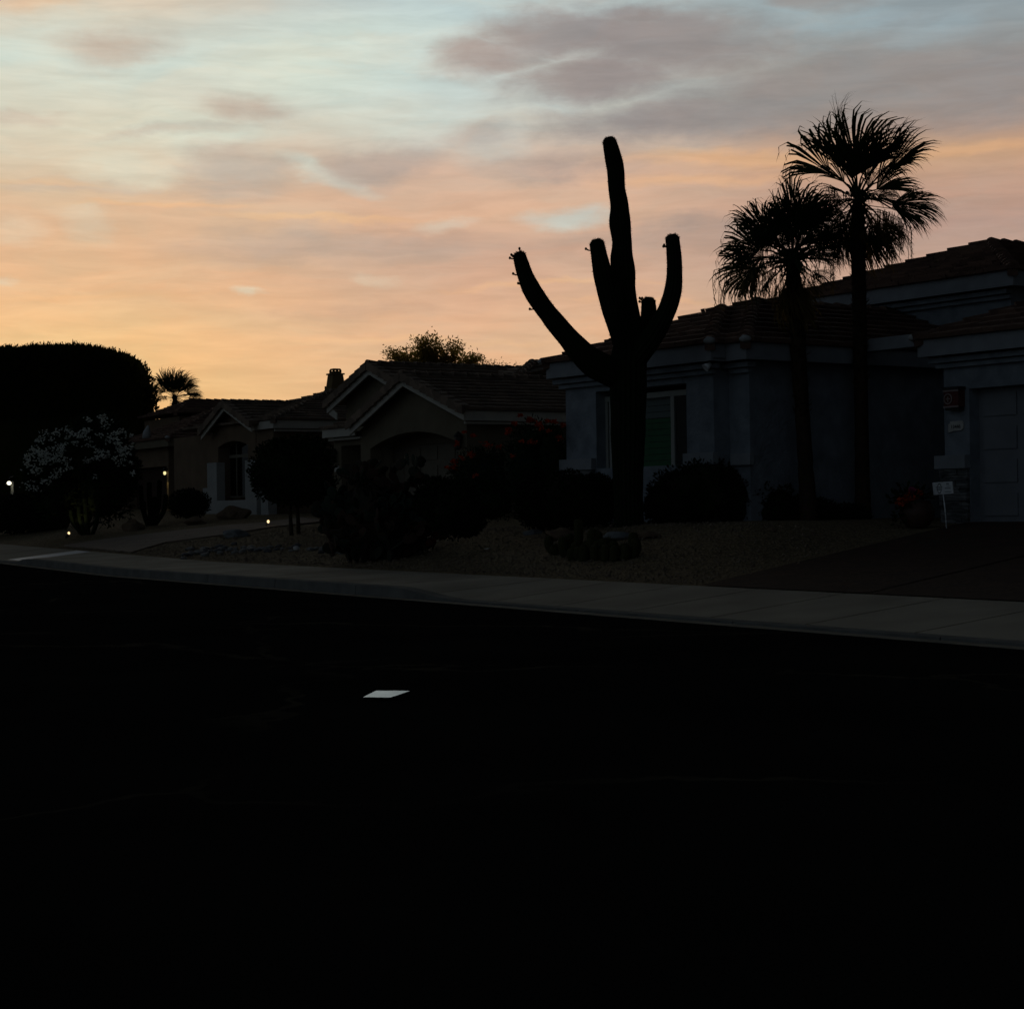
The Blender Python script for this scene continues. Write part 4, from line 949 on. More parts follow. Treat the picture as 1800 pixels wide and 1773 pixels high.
low = [(1400, 300, .3, 35, 1.0, 70), (1440, 312, -.2, -20, 1.2, 80), (1356, 335, .1, 60, 1.0, 50), (1292, 352, -.3, 20, 1.3, 90), (1318, 356, .3, 45, 1.3, 80), (1258, 410, -.1, 75, 1.6, 70), (1246, 486, .2, 60, 1.5, 80), (1272, 505, -.3, 20, 2.6, 70),
       (1325, 520, -.3, 20, 1.9, 80), (1362, 545, -.2, 20, 2.6, 60), (1348, 390, -.9, 0, 1.3, 90), (1425, 390, -1.0, 0, 1.4, 90), (1462, 352, .4, -20, 1.3, 80), (1492, 385, -.3, -10, 1.4, 80), (1490, 440, -.4, 10, 1.8, 80), (1470, 490, -.5, 10, 2.0, 70), (1448, 520, -.3, 10, 2.7, 60),
       (1338, 440, -.7, 10, 1.4, 80), (1425, 535, -.3, 10, 2.6, 60), (1390, 330, -.6, 10, 1.2, 85), (1320, 400, .8, 10, 1.3, 80), (1455, 500, .3, 10, 2.7, 60), (1405, 560, -.2, 10, 2.7, 60), (1345, 540, .2, -10, 2.6, 60), (1480, 420, .4, 10, 1.6, 80), (1475, 335, .2, -20, 1.2, 80), (1500, 360, .1, -30, 1.4, 85), (1505, 405, .2, 20, 1.7, 85), (1440, 330, .5, 0, 1.2, 90), (1478, 455, -.6, 0, 1.9, 90), (1300, 385, .1, 30, 1.5, 85), (1275, 440, .3, 30, 1.7, 85), (1300, 470, -.5, 10, 1.9, 90), (1390, 345, .8, 0, 1.3, 90)]
p2, c2_ = fan_palm('shorter fan palm with drooping flower stalks beside its taller neighbour', 1393, 462, 915, 31.8, 13.5, low, 5, 4, 'fan palms before the grey house', 1422, 14)
def strands(parent, Y, items, seed):
    rnd = random.Random(seed); w = MB(); k = Y / FPX
    for (x0, y0, x1, y1, n, drop) in items:
        a, b = P(x0, y0, Y - .1), P(x1, y1, Y - .15)
        w.tube([a, a.lerp(b, .5) + Vector((0, 0, .06)), b], [.008, .007, .005], 4, smooth=False)
        for i in range(n):
            t = rnd.uniform(.25, 1); q = a.lerp(b, t) + Vector((0, rnd.uniform(-.12, .12), 0)); L = drop * k * rnd.uniform(.3, 1.0); pp_ = q.copy(); dx = rnd.uniform(-.05, .05)
            seg = 5; prev = q
            for j in range(1, seg + 1):
                nx = q + Vector((dx * j / seg + rnd.uniform(-.03, .03), rnd.uniform(-.014, .014), -L * j / seg)); s_ = Vector((.0048, 0, 0))
                w.poly([prev - s_, prev + s_, nx + s_, nx - s_])
                for _ in range(4):
                    tw_ = prev.lerp(nx, rnd.random()); e = tw_ + Vector((rnd.uniform(-.07, .07), rnd.uniform(-.04, .04), rnd.uniform(-.09, .01))); w.poly([tw_, tw_ + Vector((.004, 0, .004)), e])
                prev = nx
    w.build('flower_stalk', M['palm_dry'], parent)
strands(p2, 31.8, [(1370, 455, 1255, 475, 26, 75), (1375, 460, 1285, 480, 24, 62), (1380, 465, 1310, 490, 18, 55), (1400, 470, 1440, 490, 14, 60), (1405, 460, 1470, 470, 14, 55), (1390, 470, 1345, 500, 14, 60)], 4)
strands(p1, 32.6, [(1515, 360, 1615, 385, 30, 70), (1510, 365, 1585, 385, 24, 90), (1512, 365, 1545, 395, 20, 85), (1502, 365, 1470, 395, 22, 90), (1515, 365, 1600, 400, 24, 65), (1515, 370, 1570, 400, 18, 85), (1520, 372, 1550, 420, 12, 60), (1500, 370, 1440, 420, 18, 70), (1505, 372, 1465, 430, 14, 70)], 6)
# far palm behind the houses
far = [(276, 653, .2, 70, .6, 40), (300, 652, -.2, 10, .7, 80), (318, 660, .4, -10, .8, 80), (337, 658, -.2, -60, .6, 50), (354, 684, .1, -40, 1.3, 70), (357, 697, -.2, 20, 1.6, 70), (268, 672, -.2, 40, .9, 70), (262, 694, .2, 10, 1.5, 80), (290, 664, -.8, 0, .9, 90), (328, 672, -.8, 0, 1.0, 90), (345, 690, -.5, 10, 1.4, 90), (272, 700, -.4, 10, 1.5, 90), (300, 676, -1, 0, 1.0, 100), (320, 706, -.6, 0, 1.6, 90), (340, 706, .3, 0, 1.8, 80), (283, 656, .3, 20, .7, 80), (310, 648, .1, 0, .8, 70), (326, 664, .3, -30, .9, 80), (344, 672, .3, -20, 1.1, 80), (296, 660, .5, 15, .8, 90), (278, 668, .5, 20, 1.0, 90)]
fan_palm('distant fan palm showing above the far roof beside the clipped hedge', 308, 702, 900, 100.0, 7, far, 8, 0, None)

# ------------------------------------------------------------------ TREES AND SHRUBS
def crown_noise(w, c, rad, n, size, seed, **kw): w.leaves(c, rad, n, size, seed, **kw)
# clipped ficus block at the left
fc = P(85, 760, 92.0); fbase = Vector((fc.x, fc.y, terrp(fc)))
fic = thing('ficus_hedge', 'huge clipped dark ficus standing like a wall behind the white flowers', 'tree', fbase)
kf = 92.0 / FPX
w = MB(); rnd = random.Random(1)
top = z_at(fc, 612); fx0, fx1 = P(-120, 700, 92).x, P(262, 700, 92).x
def fic_top(x):
    t = (x - fx0) / (fx1 - fx0); px = lerp(-120, 262, t)
    return pw(px, [(-120, 616), (0, 614), (60, 612), (110, 609), (160, 612), (205, 618), (235, 630), (252, 648), (262, 680)])
cols = [fx0 + (fx1 - fx0) * i / 60 for i in range(61)]
b = len(w.v); zb_ = fbase.z - .2
rows = []
for x in cols:
    zt_ = z_at(Vector((x, fc.y, 0)), fic_top(x)) - .15; hz = (zt_ - zb_)
    t = (x - fx0) / (fx1 - fx0); dp = 3.4 * (1 if t < .9 else math.sqrt(max(.02, 1 - ((t - .9) / .1) ** 2 * .9)))
    ring = []
    for k in range(13):
        a = math.pi * k / 12; cx = math.copysign(abs(math.cos(a)) ** .45, math.cos(a)); cz = abs(math.sin(a)) ** .45
        nn_ = .25 * noise.noise(Vector((x * .5, k * .5, 1)))
        ring.append(Vector((x, fc.y - dp * cx * (1 + nn_ * .2), zb_ + hz * cz * (1 + nn_ * .03))))
    rows.append(ring)
for ring in rows: w.v += ring
for i in range(60):
    for k in range(12): w.f.append((b + i * 13 + k, b + (i + 1) * 13 + k, b + (i + 1) * 13 + k + 1, b + i * 13 + k + 1)); w.sm.append(True)
w.f.append(tuple(b + 60 * 13 + k for k in range(13))); w.sm.append(False)
for _ in range(26000):
    i = rnd.randrange(61); k = rnd.randrange(1, 10); t = rnd.random()
    p = rows[i][k].lerp(rows[i][min(k + 1, 12)], t)
    if i > 56 and rnd.random() < .5: p = rows[60][rnd.randrange(13)].lerp(rows[60][rnd.randrange(13)], rnd.random())
    p = p + Vector((rnd.uniform(-.25, .25), rnd.uniform(-.25, .12), rnd.uniform(-.15, .12)))
    sp_ = 1.0 + .8 * max(0, noise.noise(Vector((p.x * .8, p.y, p.z * .4))))
    w.leaf(p, (rnd.uniform(-1, 1), rnd.uniform(-1, .3), rnd.uniform(-.2, 1.4)), .10, rnd.uniform(.14, .34) * sp_)
for _ in range(420):    # unclipped shoots along the top
    i = rnd.randrange(60); k = rnd.randrange(4, 8); p = rows[i][k].lerp(rows[i + 1][k], rnd.random()); hh = rnd.uniform(.15, .5)
    for j in range(7): w.leaf(p + Vector((rnd.uniform(-.04, .04), 0, hh * j / 7 - .1)), (rnd.uniform(-1, 1), rnd.uniform(-.6, .3), 1.1), .06, rnd.uniform(.1, .2))
w.build('crown', M['leaf_ficus'], fic)
w = MB()
for px in (-60, 40, 130, 215):
    q = P(px, 800, 92.5); q.z = terrp(q); w.tube([q - Vector((0, 0, .3)), q + Vector((.1, 0, 1.2)), q + Vector((.2, .1, 3))], [.3, .24, .18], 9)
w.build('trunk', M['bark'], fic)
# feathery tree behind the tan house
tc = P(762, 632, 75.0); tb = Vector((tc.x, tc.y, terrp(tc)))
tr_ = thing('mesquite_tree', 'feathery tree top showing over the tan tiled ridge', 'tree', tb); kt = 75.0 / FPX
w = MB(); w.tube([tb - Vector((0, 0, .2)), tb + Vector((.1, 0, 2)), tc - Vector((0, 0, 1.4))], [.22, .18, .12], 8)
rnd = random.Random(9); tips = []
for i in range(46):
    a = rnd.uniform(0, 6.28); x = rnd.uniform(-80, 78) ; h = pw(x, [(-80, 30), (-60, 22), (-45, 26), (-20, 42), (8, 47), (35, 40), (60, 20), (80, 8)]) * rnd.uniform(.55, 1.0)
    tips.append((tc - Vector((0, 0, 1.2)), tc + Vector((x * kt, rnd.uniform(-1.1, 1.1), (h - 12) * kt))))
for a, t in tips: m_ = a.lerp(t, .5) + Vector((rnd.uniform(-.2, .2), 0, .1)); w.tube([a, m_, t], [.05, .022, .007], 5, smooth=False)
w.build('trunk', M['bark'], tr_)
w = MB()
for a, t in tips:
    dense = 1.0 if t.x - tc.x > -38 * kt else .45
    for _ in range(int(330 * dense)):
        q = a.lerp(t, rnd.uniform(.35, 1.06)) + Vector((rnd.gauss(0, .16), rnd.gauss(0, .2), rnd.gauss(0, .13)))
        w.leaf(q, (rnd.uniform(-1, 1), rnd.uniform(-1, 1), rnd.uniform(-.4, 1.2)),   .055, rnd.uniform(.09, .2))
for (px, py, n) in ((864, 637, 90), (880, 638, 40), (850, 637, 60), (836, 632, 70), (900, 638, 25)):
    q0 = P(px, py, 75)
    for _ in range(n): w.leaf(q0 + Vector((rnd.gauss(0, .16), rnd.gauss(0, .3), rnd.gauss(-.08, .1))), (rnd.uniform(-1, 1), 0, rnd.uniform(0, 1)), .03, rnd.uniform(.06, .14))
w.build('crown', M['leaf_mesq'], tr_)
# white flowering oleander
ob = GT(150, 938); kO = ob.y / FPX
ol = thing('oleander', 'tall white flowering oleander before the clipped ficus', 'shrub', ob)
w = MB(); lobes = [(140, 800, 60, 55), (95, 815, 42, 55), (185, 800, 50, 60), (165, 770, 45, 38), (110, 870, 50, 45), (180, 870, 55, 50), (70, 840, 28, 35), (215, 830, 28, 45)]
for i, (x, y, rx, ry) in enumerate(lobes):
    c = P(x, y, ob.y + random.uniform(-.2, .4)); r_ = (rx * kO, rx * kO * .8, ry * kO)
    w.blob(c, tuple(a * .8 for a in r_), 2, .3, 1.5, i, smooth=False); w.leaves(c, r_, 1500, .17, i, rin=.7, amp=.35, asp=.3)
w.build('crown', M['leaf_dark'], ol)
w = MB(); rnd = random.Random(12)
for i in range(9):
    t = P(rnd.uniform(70, 230), rnd.uniform(800, 860), ob.y); w.tube([ob + Vector((rnd.uniform(-.15, .15), rnd.uniform(-.1, .1), -.1)), ob.lerp(t, .5) + Vector((0, 0, .15)), t], [.035, .028, .015], 6)
w.build('stem', M['bark'], ol)
n_ = 0
while n_ < 92:
    x = rnd.uniform(45, 245); y = rnd.uniform(728, 850)
    if rnd.random() < .14: x = rnd.uniform(45, 120); y = rnd.uniform(790, 872)
    tp = pw(x, [(45, 800), (60, 762), (75, 758), (100, 760), (125, 745), (150, 730), (180, 732), (205, 748), (225, 760), (245, 800)])
    if y < tp or rnd.random() < (y - tp) / 125 or not (45 < x < 245): continue
    q = P(x, y, ob.y - (.35 + .45 * rnd.random()) - .3 * (y > tp + 12)); n_ += 1; cl = rnd.uniform(.03, .10); w = MB()
    for _ in range(int(cl * 200)):
        c = q + Vector((rnd.gauss(0, cl), rnd.gauss(0, cl * .6), rnd.gauss(0, cl * .7)))
        for k in range(4): w.leaf(c, (rnd.uniform(-1, 1), rnd.uniform(-1, 0), rnd.uniform(-.3, 1)), .038, .045)
    w.build('flower_cluster', M['white_flower'], ol)
# columnar cacti
def columnar(label, px, py, Y, stems, name='organ_pipe_cactus'):
    b = GT(px, py); Y = b.y; k = Y / FPX; o = thing(name, label, 'cactus', b)
    for (x0, y0, x1, y1, r) in stems:
        a = P(x0, y0, Y); t = P(x1, y1, Y); m_ = Vector((a.x * .25 + t.x * .75, a.y, a.z * .6 + t.z * .4)); m2 = Vector((t.x * .97 + a.x * .03, a.y, a.z * .25 + t.z * .75))
        pa, ra = smooth_path([a, m_, m2, t - Vector((0, 0, r * k)), t - Vector((0, 0, r * k * .3)), t], [r * k * .8, r * k, r * k, r * k, r * k * .75, r * k * .15], 4)
        w = MB(); w.tube(pa, ra, 24, 8, .09); w.build('stem', M['cactus'], o)
    return o
columnar('organ pipe cactus with upright ribbed stems before the far garage', 265, 924, 50, [(262, 924, 247, 852, 4.2), (266, 925, 262, 846, 4.2), (270, 924, 280, 843, 4.2), (272, 923, 291, 868, 4), (260, 924, 252, 880, 4), (268, 926, 271, 872, 4)])
cc_ = columnar('leaning cactus stems lit yellow by the spotlight under the oleander', 152, 940, 50, [(150, 940, 138, 880, 3.6), (146, 940, 124, 895, 3.2), (156, 940, 150, 872, 4), (162, 940, 172, 885, 4)], 'columnar_cactus')
# clipped bushes
def bush(label, parts, mat='leaf_shrub', name='clipped_bush', size=.07, n=1800, group=None, px=None, py=None, Y=None, rin=.8, amp=.12, cat='bush'):
    b = on_ground(px, Y); w = MB(); k = Y / FPX
    for i, (x, y, rx, ry, dy) in enumerate(parts):
        c = P(x, y, Y + dy); r_ = (rx * k, rx * k * .85, ry * k)
        w.blob(c, tuple(a * .88 for a in r_), 3, amp, 1.5, i + px, smooth=False); w.leaves(c, r_, n, size, i + px, rin=rin, amp=amp, asp=.55)
    o = tag(w.build(name, M[mat], base=b), label, cat, group); return o, b
bush('rounded dark clipped bush under the blind-covered window beside the saguaro', [(1225, 866, 78, 56, 0), (1290, 876, 62, 50, .2), (1180, 886, 48, 44, -.1), (1345, 890, 58, 44, .3), (1395, 902, 50, 36, .4), (1250, 850, 50, 38, .1)], px=1240, Y=32.0, n=2600, rin=.74, amp=.34)
bush('low dark clipped bush between the saguaro and the taller red flowering shrub', [(1000, 880, 62, 50, 0), (950, 892, 42, 38, .1), (1050, 880, 38, 48, .3)], px=1000, Y=32.0, n=2400)
bush('dark shrub filling the shade beneath the two fan palms', [(1370, 905, 50, 32, .3), (1430, 905, 45, 30, .4), (1490, 910, 40, 22, .3)], px=1420, Y=32.2, n=1600)
bush('small dark mounded bush beside the prickly pear', [(800, 895, 48, 50, 0), (770, 880, 40, 40, .2), (820, 915, 30, 25, -.2)], px=800, Y=30.5, n=2000)
bush('round ball-clipped bush beside the courtyard wall', [(331, 885, 37, 25, 0)], px=331, Y=55.5, n=2600)
bush('sprawling dark shrub under the round porch light', [(20, 905, 55, 32, 0), (80, 908, 40, 34, .5), (-30, 900, 40, 40, .5)], px=30, Y=56, n=1500, size=.14)
# agave near the left edge
ab = GT(52, 932); ag = thing('agave', 'small blue grey agave beside the sprawling shrub under the porch light', 'plant', ab); w = MB()
for k in range(18):
    a = k * 2.4; el = .3 + .9 * (k / 18); w.leaf(ab, (math.cos(a) * math.cos(el), math.sin(a) * math.cos(el), math.sin(el)), .12, .42)
w.build('leaves', M['leaf_blue'], ag)
# small bushy tree with two trunks
bb = on_ground(518, 43.0); kb_ = 43.0 / FPX; bt = thing('citrus_tree', 'small rounded bushy tree on two thin trunks before the arched window house', 'tree', bb)
w = MB()
for i, (x, y, rx, ry) in enumerate(((505, 828, 62, 42), (540, 810, 48, 42), (480, 840, 38, 38), (520, 858, 55, 32), (545, 850, 45, 38), (500, 800, 45, 28))):
    c = P(x, y, 43 + random.uniform(-.3, .4)); r_ = (rx * kb_, rx * kb_ * .85, ry * kb_); w.blob(c, tuple(a * .8 for a in r_), 2, .2, 1.5, i); w.leaves(c, r_, 2200, .10, i + 50, rin=.74, amp=.28, asp=.5)
w.build('crown', M['leaf_dark'], bt)
for x in (512, 525):
    q = on_ground(x, 43.0 + (x - 518) * .02); w = MB(); w.tube([q - Vector((0, 0, .1)), P(x - 2, 895, 43), P(x - 4, 865, 43.1)], [.05, .04, .035], 8, jit=.06); w.build('trunk', M['bark'], bt)
# red bird of paradise shrubs
def redshrub(label, px, Y, lob, fl, seed):
    b = on_ground(px, Y); k = Y / FPX; o = thing('red_flowering_shrub', label, 'shrub', b, 'red flowering shrubs before the tan house'); rnd = random.Random(seed)
    w = MB()
    for i, (x, y, rx, ry) in enumerate(lob):
        c = P(x, y, Y + rnd.uniform(-.2, .2)); r_ = (rx * k, rx * k * .8, ry * k); w.blob(c, tuple(a * .74 for a in r_), 2, .3, 1.5, i); w.leaves(c, r_, 1700, .085, i + seed, rin=.6, amp=.35, asp=.35)
    w.build('foliage', M['leaf_red'], o)
    for (x, y, n, sp_) in fl:
        w = MB()
        for _ in range(n):
            q = P(x + rnd.gauss(0, sp_ * .5), y + rnd.gauss(0, sp_ * .3), Y - rnd.uniform(.3, .7))
            for j in range(3): w.leaf(q, (rnd.uniform(-1, 1), rnd.uniform(-1, .2), rnd.uniform(-.3, 1)), .045, .06)
        w.build('flower_cluster', M['red_flower'], o)
redshrub('wide red flowering shrub before the arched garage', 855, 38, [(850, 830, 52, 48), (820, 850, 35, 38), (885, 845, 45, 55), (860, 880, 60, 40)],
         [(832, 766, 9, 3), (805, 780, 12, 5), (856, 782, 16, 8), (800, 812, 16, 6), (798, 822, 14, 6), (880, 786, 10, 5), (830, 800, 14, 7), (785, 822, 7, 3), (900, 800, 10, 5), (818, 760, 6, 3), (815, 806, 8, 6), (835, 836, 8, 4)], 21)
redshrub('taller red flowering shrub beside the grey house corner', 945, 36, [(945, 790, 52, 50), (920, 820, 45, 55), (970, 810, 38, 60), (945, 860, 55, 45)],
         [(915, 731, 12, 4), (932, 739, 16, 7), (905, 745, 12, 5), (945, 746, 12, 6), (895, 756, 10, 4), (962, 741, 12, 5), (975, 742, 12, 4), (990, 748, 10, 4), (950, 754, 8, 5), (983, 770, 14, 6), (892, 762, 8, 3), (935, 778, 12, 6), (918, 777, 8, 4), (900, 803, 12, 5), (965, 758, 8, 4)], 22)

# ------------------------------------------------------------------ PRICKLY PEAR
pb = GT(668, 990); YPp = pb.y + .9; pb = on_ground(668, YPp); kp_ = YPp / FPX
pe = thing('prickly_pear', 'large spreading prickly pear cactus at the pavement edge', 'cactus', pb); rnd = random.Random(31)
def pad(w, base, d, ln, wd, nrm):
    d = d.normalized(); s = d.cross(nrm).normalized(); nrm = s.cross(d).normalized(); b = len(w.v); rows_ = []
    prof = [(0, .22), (.18, .62), (.42, .95), (.66, 1.0), (.86, .74), (.97, .36)]
    for t, ww in prof:
        c = base + d * ln * t
        r_ = []
        for k in range(8):
            a = 2 * math.pi * k / 8; r_.append(len(w.v)); w.v.append(c + s * math.cos(a) * wd * .5 * ww + nrm * math.sin(a) * wd * .075 * (.6 + .4 * ww))
        rows_.append(r_)
    tip = len(w.v); w.v.append(base + d * ln)
    for i in range(len(rows_) - 1):
        for k in range(8): w.f.append((rows_[i][k], rows_[i][(k + 1) % 8], rows_[i + 1][(k + 1) % 8], rows_[i + 1][k])); w.sm.append(True)
    for k in range(8): w.f.append((rows_[-1][k], rows_[-1][(k + 1) % 8], tip)); w.sm.append(True)
wg, wr_ = MB(), MB(); cnt = 0
def grow(base, d, lvl, px_lim):
    global cnt
    ln = rnd.uniform(.20, .30) * .98; wd = ln * rnd.uniform(.68, .85); nrm = Vector((rnd.uniform(-1, 1), rnd.uniform(-1.2, .2), rnd.uniform(-.3, .3)))
    pad(wg, base, d, ln, wd, nrm); cnt += 1
    tip = base + d.normalized() * ln * .93
    if lvl <= 0: return
    for _ in range(rnd.choice([1, 2, 2, 3]) if cnt < 420 else 1):
        nd = d.normalized() + Vector((rnd.gauss(0, .55), rnd.gauss(0, .5), rnd.uniform(-.25, .45))); grow(tip, nd, lvl - 1, px_lim)
for i in range(34):
    a = rnd.uniform(0, 6.28); r_ = math.sqrt(rnd.random()); q = pb + Vector((math.cos(a) * r_ * 68 * kp_, math.sin(a) * r_ * .65, -.03)); q.z = terrp(q) - .03
    lean = Vector(((q.x - pb.x) * .55, (q.y - pb.y) * .5, 1.0)); h = 1 - .45 * r_
    grow(q, lean, 3 + (1 if rnd.random() < h else 0) + (1 if r_ < .5 else 0), None)
# filling pads through the mass so that it reads dense like the photograph
for i in range(260):
    x = rnd.uniform(575, 762); tp = pw(x, [(575, 880), (590, 845), (610, 832), (650, 822), (690, 815), (725, 805), (745, 808), (762, 850)]); y = tp + (985 - tp) * rnd.random() ** .9
    q = P(x, y, YPp + rnd.uniform(-.55, .5)); q.z = max(q.z, terrp(q) + .05)
    pad(wg, q, Vector((rnd.gauss(0, .5), rnd.gauss(0, .4), rnd.uniform(.3, 1))), rnd.uniform(.19, .29), rnd.uniform(.15, .22), Vector((rnd.uniform(-1, 1), rnd.uniform(-1.2, .1), rnd.uniform(-.3, .3))))
for i in range(16):
    x = rnd.uniform(728, 782); y = rnd.uniform(918, 975); q = P(x, y, YPp - .35 + rnd.uniform(-.2, .2)); q.z = max(q.z, terrp(q) + .02)
    pad(wr_, q, Vector((rnd.gauss(.2, .5), rnd.gauss(0, .4), rnd.uniform(.2, 1))), .2, .16, Vector((rnd.uniform(-.6, .6), -1, rnd.uniform(-.3, .3))))
wg.blob(P(668, 915, YPp + .05), (78 * kp_, .5, 70 * kp_), 3, .25, 2, 3, smooth=False)
wg.build('pads', M['pad'], pe); wr_.build('red_pads', M['pad_red'], pe)

# ------------------------------------------------------------------ HEDGEHOG CACTUS CLUMP
hb = GT(1040, 980); hb = on_ground(1040, hb.y + .35); kh = hb.y / FPX
hc = thing('hedgehog_cactus', 'low clump of stubby golden spined cactus stems on the gravel', 'cactus', hb)
stems = [(975, 972, 962, 942, 7.5), (1015, 975, 1017, 912, 7.5), (995, 978, 988, 943, 8), (1000, 975, 1001, 938, 7.5), (1010, 980, 1013, 952, 8), (1040, 978, 1042, 930, 8.5), (1048, 976, 1050, 932, 8.5), (1035, 980, 1041, 945, 8), (1060, 980, 1062, 945, 8), (1075, 978, 1080, 950, 8), (1090, 980, 1100, 955, 8),
         (1098, 978, 1117, 936, 8), (1055, 983, 1056, 962, 8), (1030, 984, 1032, 965, 8), (1020, 984, 1016, 960, 8), (985, 974, 970, 958, 8), (1070, 984, 1070, 964, 8), (1085, 982, 1090, 962, 8), (1046, 985, 1046, 956, 8), (1025, 986, 1026, 958, 8), (1064, 986, 1066, 956, 8), (1078, 986, 1082, 958, 8), (1095, 984, 1102, 958, 8), (1008, 984, 1004, 962, 8), (1050, 980, 1052, 948, 8), (1033, 976, 1030, 950, 8), (1068, 974, 1071, 945, 8), (1110, 980, 1120, 946, 8)]
for (x0, y0, x1, y1, r) in stems:
    a = GT(x0, y0 + 1); Y = a.y; t = P(x1, y1, Y)
    pa, ra = smooth_path([a, a.lerp(t, .5) + Vector(((a.x - t.x) * -.25, 0, -.02)), t - (t - a).normalized() * r * kh, t - (t - a).normalized() * r * kh * .3, t], [r * kh * .9, r * kh, r * kh, r * kh * .72, r * kh * .15], 4)
    w = MB(); w.tube(pa, ra, 30, 10, .1)
    for _ in range(150):
        i = random.randrange(len(pa)); d = Vector((random.gauss(0, 1), random.gauss(0, 1), random.gauss(0, .6))).normalized(); w.leaf(pa[i] + d * ra[i] * .9, d + Vector((0, 0, .3)), .005, .03)
    w.build('stem', M['barrel'], hc)

# ------------------------------------------------------------------ ROCKS
def boulder(label, px, py, rx, ry, mat, name='boulder', group=None, seed=0):
    p = GT(px, py); k = p.y / FPX; w = MB(); w.blob(p + Vector((0, 0, ry * k * .35)), (rx * k, rx * k * .8, ry * k), 3, .45, 1.3, seed, smooth=False)
    return tag(w.build(name, M[mat], base=p), label, 'rock', group)
boulder('rounded brown boulder between the organ pipe cactus and the oleander', 233, 932, 18, 14, 'rock', seed=1)
boulder('low brown boulder between the organ pipe cactus and the ball-clipped bush', 343, 922, 20, 9, 'rock', seed=2)
boulder('broad brown boulder before the courtyard wall', 411, 912, 26, 15, 'rock', seed=3)
boulder('dark rugged boulder on the near side of the garden path', 414, 944, 22, 10, 'rock_grey', seed=4)
boulder('pale grey flat rock by the low clipped bush, nearest the prickly pear', 938, 940, 18, 7, 'rock_grey', seed=5)
boulder('tan rock touching the curved outer stem of the low cactus clump', 985, 946, 32, 12, 'rock', seed=6)
boulder('grey rock behind the right stems of the cactus clump', 1085, 948, 26, 9, 'rock_grey', seed=7)
boulder('brown rock half hidden behind the right end of the cactus clump', 1135, 946, 26, 9, 'rock', seed=8)
boulder('small pale stone lying alone on the open gravel', 858, 966, 6, 2.2, 'stone_pale', 'small_stone', seed=9)
boulder('pale round rock at the foot of the oleander', 78, 928, 7, 14, 'rock_grey', seed=10)
boulder('small tan rock by the driveway under the palms', 1357, 934, 8, 5, 'rock', seed=11)
# dry creek bed of river stones
protos = []
for i in range(6):
    w = MB(); w.blob((0, 0, 0), (1, .75 + .1 * (i % 3), .5 + .06 * (i % 2)), 2, .35, 1.2, i + 20); me = bpy.data.meshes.new('river_stone'); me.from_pydata([tuple(v) for v in w.v], [], w.f); me.polygons.foreach_set('use_smooth', [True] * len(w.f))
    me.materials.append(M['stone_a'] if i not in (4, 5) else M['stone_dark']); protos.append(me)
rnd = random.Random(17)
for i in range(86):
    t = rnd.random(); px = lerp(322, 612, t); py = pw(px, [(322, 977), (400, 968), (470, 968), (540, 966), (612, 972)]) + rnd.gauss(0, 3.4)
    p = GT(px, py); r_ = rnd.uniform(3.2, 8.5) * p.y / FPX; k = rnd.randrange(6)
    o = bpy.data.objects.new('river_stone', protos[k]); COL.objects.link(o); o.location = p + Vector((0, 0, r_ * .3)); o.scale = (r_, r_, r_); o.rotation_euler = (rnd.uniform(-.3, .3), rnd.uniform(-.3, .3), rnd.uniform(0, 6.28))
    tag(o, 'grey river stone in the dry creek bed along the pavement' if k < 4 else 'dark river stone in the dry creek bed along the pavement', 'stone', 'river stones in the dry creek bed' if k < 4 else 'dark river stones in the dry creek bed')
p = GT(521, 968); w = MB(); k = p.y / FPX; w.blob(p + Vector((0, 0, 4 * k)), (6 * k, 5 * k, 4.6 * k), 3, .2, 1.2, 4); tag(w.build('river_stone', M['stone_pale'], base=p), 'palest white round stone on top of the creek bed stones', 'stone')

# ------------------------------------------------------------------ LAMPS AND LITTER
def spotlight(px, py, hx, hy, label, aim, energy, group='landscape spotlights'):
    p = GT(px, py); Y = p.y; h = P(hx, hy, Y); k = Y / FPX; o = thing('garden_spotlight', label, 'spotlight', p, group)
    d = (Vector(aim) - h).normalized(); tv = (EYE - h).normalized(); d2 = (d + tv * .9).normalized()
    w = MB(); w.tube([p - Vector((0, 0, .08)), p + Vector((0, 0, .08)), h - d2 * .10], [.014, .014, .014], 6); w.build('stake', M['metal_dark'], o)
    w = MB(); w.tube([h - d2 * .13, h - d2 * .11, h - d2 * .02], [.02, .042, .045], 12, cap=True); w.build('lamp_head', M['metal_dark'], o)
    w = MB(); w.blob(h, (.034, .034, .044), 2, 0); w.build('bulb', M['bulb'], o)
    spot(h + d * .1, aim, energy, 55, (1, .82, .4))
spotlight(116, 946, 121, 937, 'lit garden spotlight aimed at the leaning cactus stems', P(142, 895, GT(150, 940).y), 6.0)
spotlight(468, 927, 471.5, 916.5, 'lit garden spotlight beside the garden path near the two trunk tree', P(500, 880, 43), .25)
gb = P(16, 849, 78.0); gl = thing('porch_light', 'round glowing porch light in the dark below the clipped ficus', 'porch light', gb)
w = MB(); w.blob(gb, (3.9 * 78 / FPX, 3.9 * 78 / FPX, 3.4 * 78 / FPX), 3, 0); w.build('globe', M['bulb_white'], gl)
w = MB(); w.tube([gb + Vector((0, .02, 3.2 * 78 / FPX)), gb + Vector((0, .1, .25)), gb + Vector((0, .6, .3))], [.03, .03, .03], 6); w.build('bracket', M['metal_dark'], gl)
w = MB(); q = P(22, 880, 78.5); q.z = terrp(q); tz = z_at(q, 846); w.prism([q + Vector((-.05, -.05, -.2)), q + Vector((.06, -.05, -.2)), q + Vector((.06, .05, -.2)), q + Vector((-.05, .05, -.2))], (0, 0, tz - q.z + .2))
